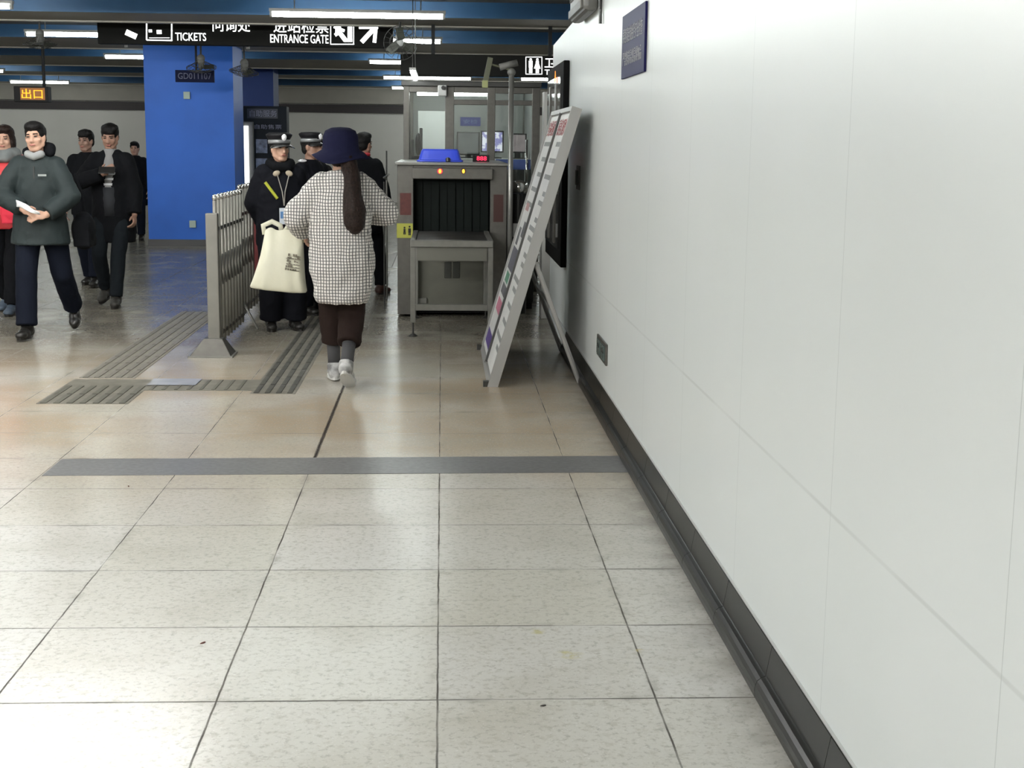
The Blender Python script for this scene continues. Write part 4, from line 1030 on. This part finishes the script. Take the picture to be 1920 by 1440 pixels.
for i in range(5):
    for j in range(6):
        if random.random() < .8:
            x = .0+i*.015; z = .13+j*.018; box(bm, x+.004*j*.5, x+.011+.004*j*.5, -.083-.0005*j, -.079, z, z+random.choice((.006, .012, .015)))
        if random.random() < .5: box(bm, x, x+.03, -.083, -.079, z, z+.004)
pr_ = obj('printed_mark', bm, mat('brown_print', (.16, .14, .10), .5), t); pr_.rotation_euler = (0, .12, 0)

# --- man in the grey-green jacket
A = person('person walking forward in grey-green jacket, navy trousers, holding white paper', (-3.055, 11.0), PI+.05, 1.615,
    dict(footR=(.09, .24, 0), footL=(-.16, -.36, .03), liftL=.6, handR=(.075, .245, 1.03), handL=(-.10, .24, .985), poleR=(1, -.3, .0), poleL=(-1, -.3, 0), head=(-.10, .02), roll=.07, dirR=(-.8, .5, -.25), nrmR=(.3, .6, .8), dirL=(.8, .5, -.1), nrmL=(0, .8, .6), lean=.05, curl=.5),
    dict(top=c_olive, legs=c_navy, legr=(.105, .082, .078), hair='short', rings=[(0, .035, .745, .225, .20), (0, .03, .86, .215, .185), (0, .01, 1.02, .195, .155), (0, 0, 1.2, .19, .15), (0, -.005, 1.33, .18, .125), (0, -.01, 1.41, .135, .095), (0, -.01, 1.465, .075, .07)], sleeve=(.088, .078, .064), coatlabel='grey-green zip jacket', fold=.010))
root, s, T, hv, HR, arms, legs = A
bm = B(); limb(bm, [T(-.05, .075, 1.455)*s, T(0, .10, 1.435)*s, T(.05, .075, 1.455)*s], [.03, .028, .03]); remeshed('collar', bm, mat('pale_grey_shirt', (.24, .25, .25), .7), root, .008, 3)
bm = B(); limb(bm, [T(-.10, .0, 1.47)*s, T(-.09, -.06, 1.50)*s, T(0, -.10, 1.50)*s, T(.09, -.06, 1.47)*s], [.04, .045, .05, .035]); remeshed('hood', bm, c_black, root, .010, 4, fold=.004)
bm = B(); box(bm, -.005, .005, .150, .158, 1.08, 1.36); sc(bm, s)
obj('zip', bm, mat('dark_zip', (.01, .012, .012), .5), root)
o = boxobj('chest_logo', -.10*s, -.035*s, .1405*s, .1425*s, 1.285*s, 1.300*s, mat('pale_print', (.25, .27, .26), .6), root)
o.location = (0, .032, 0)
pw = arms['R'][2]*s
RM = Matrix.Rotation(PI+.05, 4, 'Z'); wp = RM @ pw
t = thing('paper', 'crumpled white paper held by the man in the grey-green jacket', 'paper', (-3.055+wp.x+.05, 11.0+wp.y-.06, wp.z+.012))
bm = B(); rows = []
for i in range(9):
    u = i/8; rows.append([bm.verts.new((-.075+.17*u, -.012+.012*math.sin(u*9+j), .035-.075*u+(.035-.02*u)*(j/3-.5)*1.5+.006*math.sin(7*u+2*j))) for j in range(4)])
for a, b in zip(rows, rows[1:]):
    for k in range(3): bm.faces.new((a[k], a[k+1], b[k+1], b[k]))
o = obj('paper_sheet', bm, mat('white_paper', (.75, .77, .78), .6), t, smooth=True); md = o.modifiers.new('s', 'SOLIDIFY'); md.thickness = .004
t = thing('shoulder_bag', 'black shoulder bag at the side of the man in the grey-green jacket', 'bag', (-2.80, 11.12, .68))
bm = B(); ell(bm, (.03, .03, .12), (.09, .12, .15)); box(bm, -.03, .10, -.08, .14, 0, .2); remeshed('bag_body', bm, c_black, t, .012, 5, fold=.005)
bm = B(); tube(bm, [(.04, .03, .25), (0.02, .06, .40), (-.04, .08, .56)], .012); obj('shoulder_strap', bm, c_black, t)

# --- man in black coat with striped shirt
A = person('person in open black coat over striped shirt, looking down at a phone', (-2.985, 13.1), PI, 1.63,
    dict(footR=(.12, -.10, .02), footL=(-.045, .20, 0), liftR=.35, handR=(.02, .25, 1.25), handL=(-.23, .12, .80), poleR=(1, -.4, -.3), head=(.0, -.22), dirR=(-.5, .55, .3), nrmR=(0, 1, .0), curl=.8),
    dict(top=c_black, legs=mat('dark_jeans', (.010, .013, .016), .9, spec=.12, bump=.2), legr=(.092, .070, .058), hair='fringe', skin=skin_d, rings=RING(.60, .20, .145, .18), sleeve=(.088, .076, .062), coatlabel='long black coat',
         shoes=mat('dark_boot', (.03, .028, .024), .6)))
root, s, T, hv, HR, arms, legs = A
bm = B(); loft(bm, [(0, .055, .85, .085, .09), (0, .06, 1.1, .085, .095), (0, .06, 1.3, .08, .088), (0, .03, 1.41, .065, .07), (0, .015, 1.475, .062, .06)])
remeshed('sweater', bm, mat('grey_sweater', (.20, .20, .20), .8), root, .009, 4, s)
stripe = mat('white_stripe', (.55, .56, .58), .6)
for z in (1.185, 1.135, 1.235):
    bm = B(); loft(bm, [(0, .062, z, .086, .094), (0, .062, z+.022, .086, .094)]); sc(bm, s); obj('shirt_stripe', bm, stripe, root, smooth=True)
bm = B(); loft(bm, [(0, .063, .85, .088, .092), (0, .064, 1.12, .088, .0965)]); sc(bm, s); obj('shirt_front', bm, mat('dark_vest', (.012, .014, .018), .8), root, smooth=True)
wp = Matrix.Rotation(PI, 4, 'Z') @ (arms['R'][2]*s)
t = thing('mobile_phone', 'dark phone held up by the man in the open black coat', 'phone', (-2.985+wp.x+.05, 13.1+wp.y-.075, wp.z+.03))
bm = B(); M = Matrix.Rotation(-.6, 4, 'X'); box(bm, -.07, .07, -.005, .005, -.035, .035, M); obj('phone_body', bm, black, t, bevel=.003)
bm = B(); box(bm, -.062, .062, .0045, .0062, -.031, .031, M); obj('screen', bm, mat('phone_screen', (.02, .02, .025), .1), t)

# --- others at the left
A = person('person in dark clothing behind, between the jacket man and the coat man', (-3.64, 14.9), PI-.1, 1.585,
    dict(footR=(.05, -.1, 0), footL=(-.12, .22, 0), head=(-.15, 0)), dict(rings=RING(.78, .19, .14, .17), skin=mat('deep_skin', (.27, .16, .12), .5), sleeve=(.088, .074, .06), hair='fringe', coatlabel='black jacket'))
A = person('person in black mostly hidden behind the blue column and the coat man', (-4.60, 21.75), PI, 1.46,
    dict(footR=(.1, -.1, 0), footL=(-.1, .15, 0)), dict(rings=RING(.60, .19, .14, .17), sleeve=(.088, .074, .06)))
redm = mat('red_jacket', (.50, .025, .03), .6, bump=.3, bscale=20)
A = person('person in red jacket and grey scarf at the left frame edge', (-3.72, 12.45), PI-.1, 1.60,
    dict(footR=(.14, -.2, 0), footL=(-.05, .16, 0), liftR=.3, handR=(.2, .2, .95), handL=(-.17, .22, 1.0), head=(.1, -.05)),
    dict(top=redm, rings=RING(.78, .20, .15, .17), legs=c_black, hair='bob', hairm=hair_br, shoes=mat('slate_trainer', (.05, .07, .10), .6), sleeve=(.09, .08, .065), coatlabel='bright red jacket'))
root, s, T, hv, HR, arms, legs = A
bm = B(); limb(bm, [T(-.09, .03, 1.45)*s, T(-.04, .11, 1.43)*s, T(.05, .11, 1.43)*s, T(.09, .02, 1.46)*s, T(0, -.08, 1.47)*s, T(-.09, .03, 1.45)*s], [.055]*6); remeshed('scarf', bm, mat('grey_scarf', (.15, .165, .165), .9), root, .01, 4, fold=.006, ffreq=14)
t = thing('red_bag', 'glossy red bag carried at the left frame edge behind the jacket man', 'bag', (-3.50, 11.95, .78))
bm = B(); box(bm, -.12, .12, -.07, .07, .02, .26); ell(bm, (0, 0, .14), (.15, .10, .13)); remeshed('bag_body', bm, mat('red_vinyl', (.62, .03, .06), .35), t, .012, 6, fold=.006)
bm = B(); tube(bm, [(-.08, 0, .25), (-.07, 0, .36), (-.02, 0, .42), (.04, 0, .37), (.06, 0, .26)], .01); obj('handle', bm, MATS['red_vinyl'], t)
t = thing('yellow_bag', 'yellow and orange bag cut by the left frame edge', 'bag', (-3.86, 12.0, .76))
bm = B(); ell(bm, (0, 0, .22), (.10, .08, .22)); remeshed('bag_body', bm, mat('yellow_vinyl', (.45, .36, .06), .5), t, .012, 4, fold=.006)
bm = B(); ell(bm, (0, 0, .40), (.085, .075, .07)); remeshed('bag_flap', bm, mat('orange_vinyl', (.6, .08, .02), .5), t, .012, 3)

# --- guards
def police_cap(root, hv, HR, s):
    M = Matrix.Translation(hv(0, -.01, .062)*s) @ HR.to_4x4() @ Matrix.Rotation(-.03, 4, 'X') @ Matrix.Scale(.93, 4)
    bm = B(); lathe(bm, [(.001, .075), (.085, .073), (.110, .060), (.112, .052), (.100, .030), (.092, .020), (.091, -.02), (.001, -.02)], M=M, seg=36); c = obj('cap', bm, mat('black_cap_cloth', (.007, .007, .009), .6, spec=.3), root, smooth=True)
    bm = B(); lathe(bm, [(.0935, -.018), (.0945, .0), (.0935, .014)], M=M, seg=36); obj('cap_band', bm, mat('silver_band', (.30, .31, .32), .3, .4), c, smooth=True)
    bm = B(); rows = []
    for j, r in enumerate((.088, .118, .140)):
        rows.append([bm.verts.new(M @ V((r*math.sin(a)*.95, r*math.cos(a)+.0, -.018-.012*j-.02*abs(math.sin(a))*j*.5))) for a in [(-1.05+2.1*i/14) for i in range(15)]])
    for a, b in zip(rows, rows[1:]):
        for k in range(14): bm.faces.new((a[k], a[k+1], b[k+1], b[k]))
    v_ = obj('visor', bm, mat('visor_gloss', (.02, .02, .02), .12), c, smooth=True); md = v_.modifiers.new('s', 'SOLIDIFY'); md.thickness = .004
    bm = B(); ell(bm, M @ V((0, .108, .032)), (.020, .008, .026)); ell(bm, M @ V((0, .112, .028)), (.012, .008, .012)); obj('cap_badge', bm, mat('silver_badge', (.85, .86, .88), .2, .6, em=.25, emcol=(1, 1, 1)), c, smooth=True)  # small white emission stands in for the badge's glint
uni = mat('black_uniform', (.0045, .005, .008), .85, spec=.15, bump=.3, bscale=25)
G = person('person in black guard uniform and cap facing the viewer beside the barrier', (-1.285, 11.42), PI+.30, 1.545,
    dict(footR=(.10, 0, 0), footL=(-.11, .02, 0), handR=(.10, -.16, .90), handL=(-.10, -.16, .90), poleR=(1, .2, 0), poleL=(-1, .2, 0), head=(.20, .06)),
    dict(top=uni, legs=uni, legr=(.125, .108, .10), cuffz=.05, rings=RING(.74, .215, .155, .18), sleeve=(.10, .088, .075), hair='short', coatlabel='black padded uniform coat', fold=.009))
root, s, T, hv, HR, arms, legs = G
police_cap(root, hv, HR, s)
bm = B(); limb(bm, [T(-.09, .02, 1.46)*s, T(-.05, .10, 1.43)*s, T(.05, .10, 1.43)*s, T(.09, .02, 1.46)*s, T(0, -.08, 1.47)*s, T(-.09, .02, 1.46)*s], [.04]*6); remeshed('collar', bm, c_black, root, .01, 4)
for sd in (-1, 1):
    bm = B(); ell(bm, T(sd*.055, .135, 1.375)*s, (.030, .012, .022), Matrix.Rotation(sd*.4, 3, 'Y')); obj('collar_patch', bm, mat('beige_patch', (.38, .32, .24), .7), root, smooth=True)
bm = B(); tube(bm, [T(-.05, .15, 1.36)*s, T(-.01, .172, 1.22)*s, T(0, .175, 1.10)*s], .004); tube(bm, [T(.05, .15, 1.36)*s, T(.015, .172, 1.22)*s, T(.0, .175, 1.10)*s], .004); ly = obj('lanyard', bm, mat('pale_cord', (.3, .28, .25), .6), root)
bm = B(); box(bm, -.042, .042, .166, .172, .94, 1.08); sc(bm, s); bd = obj('id_badge', bm, mat('badge_white', (.62, .66, .72), .3), root, bevel=.003)
bm = B(); box(bm, -.034, .034, .172, .1735, .99, 1.05); sc(bm, s); obj('badge_print', bm, mat('badge_blue', (.10, .22, .45), .4), bd)
bm = B(); a, b = T(.155, .135, 1.30)*s, T(.055, .158, 1.16)*s; cyl(bm, a, b, .012, seg=8); obj('reflective_stripe', bm, mat('lime_stripe', (.42, .45, .04), .5), root)

G2 = person('person in guard cap partly hidden behind the front guard, facing right', (-1.14, 12.5), PI+.95, 1.56,
    dict(footR=(.1, 0, 0), footL=(-.1, 0, 0), handR=(.2, .18, .95), handL=(-.2, .2, .95), head=(.1, .05)),
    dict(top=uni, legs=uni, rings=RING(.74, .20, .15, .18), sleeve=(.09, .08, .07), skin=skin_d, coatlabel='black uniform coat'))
police_cap(G2[0], G2[3], G2[4], G2[1])
bm = B(); ell(bm, G2[2](.14, .02, 1.455)*G2[1], (.045, .03, .012)); obj('shoulder_badge', bm, MATS['silver_badge'], G2[0], smooth=True)
person('person with black hair behind the second guard and the navy hat', (-1.17, 13.35), PI+.9, 1.52,
    dict(footR=(.1, 0, 0), footL=(-.1, 0, 0), handR=(.16, .22, 1.2), handL=(-.16, .22, 1.2), head=(.0, .0)),
    dict(top=mat('charcoal_coat', (.012, .011, .011), .85, spec=.15), legs=c_black, rings=RING(.74, .19, .14, .17), sleeve=(.085, .075, .06), skin=skin_d))
# --- man with the red collar, seen from behind
A = person('person in black coat with red collar seen from behind beside the scanner', (-.77, 14.05), -.35, 1.585,
    dict(footR=(.12, .18, 0), footL=(-.08, -.16, 0), handR=(.24, .1, .8), handL=(-.2, .05, .8), head=(-.25, 0), face=True),
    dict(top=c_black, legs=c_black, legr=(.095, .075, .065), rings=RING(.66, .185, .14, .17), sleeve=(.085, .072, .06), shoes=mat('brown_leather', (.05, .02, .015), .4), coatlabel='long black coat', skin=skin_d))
root, s, T, hv, HR, arms, legs = A
bm = B(); lathe(bm, [(.072, 1.465*s), (.066, 1.50*s)], seg=24); o = obj('collar', bm, mat('red_collar', (.45, .02, .03), .6), root, smooth=True); md = o.modifiers.new('s', 'SOLIDIFY'); md.thickness = .012
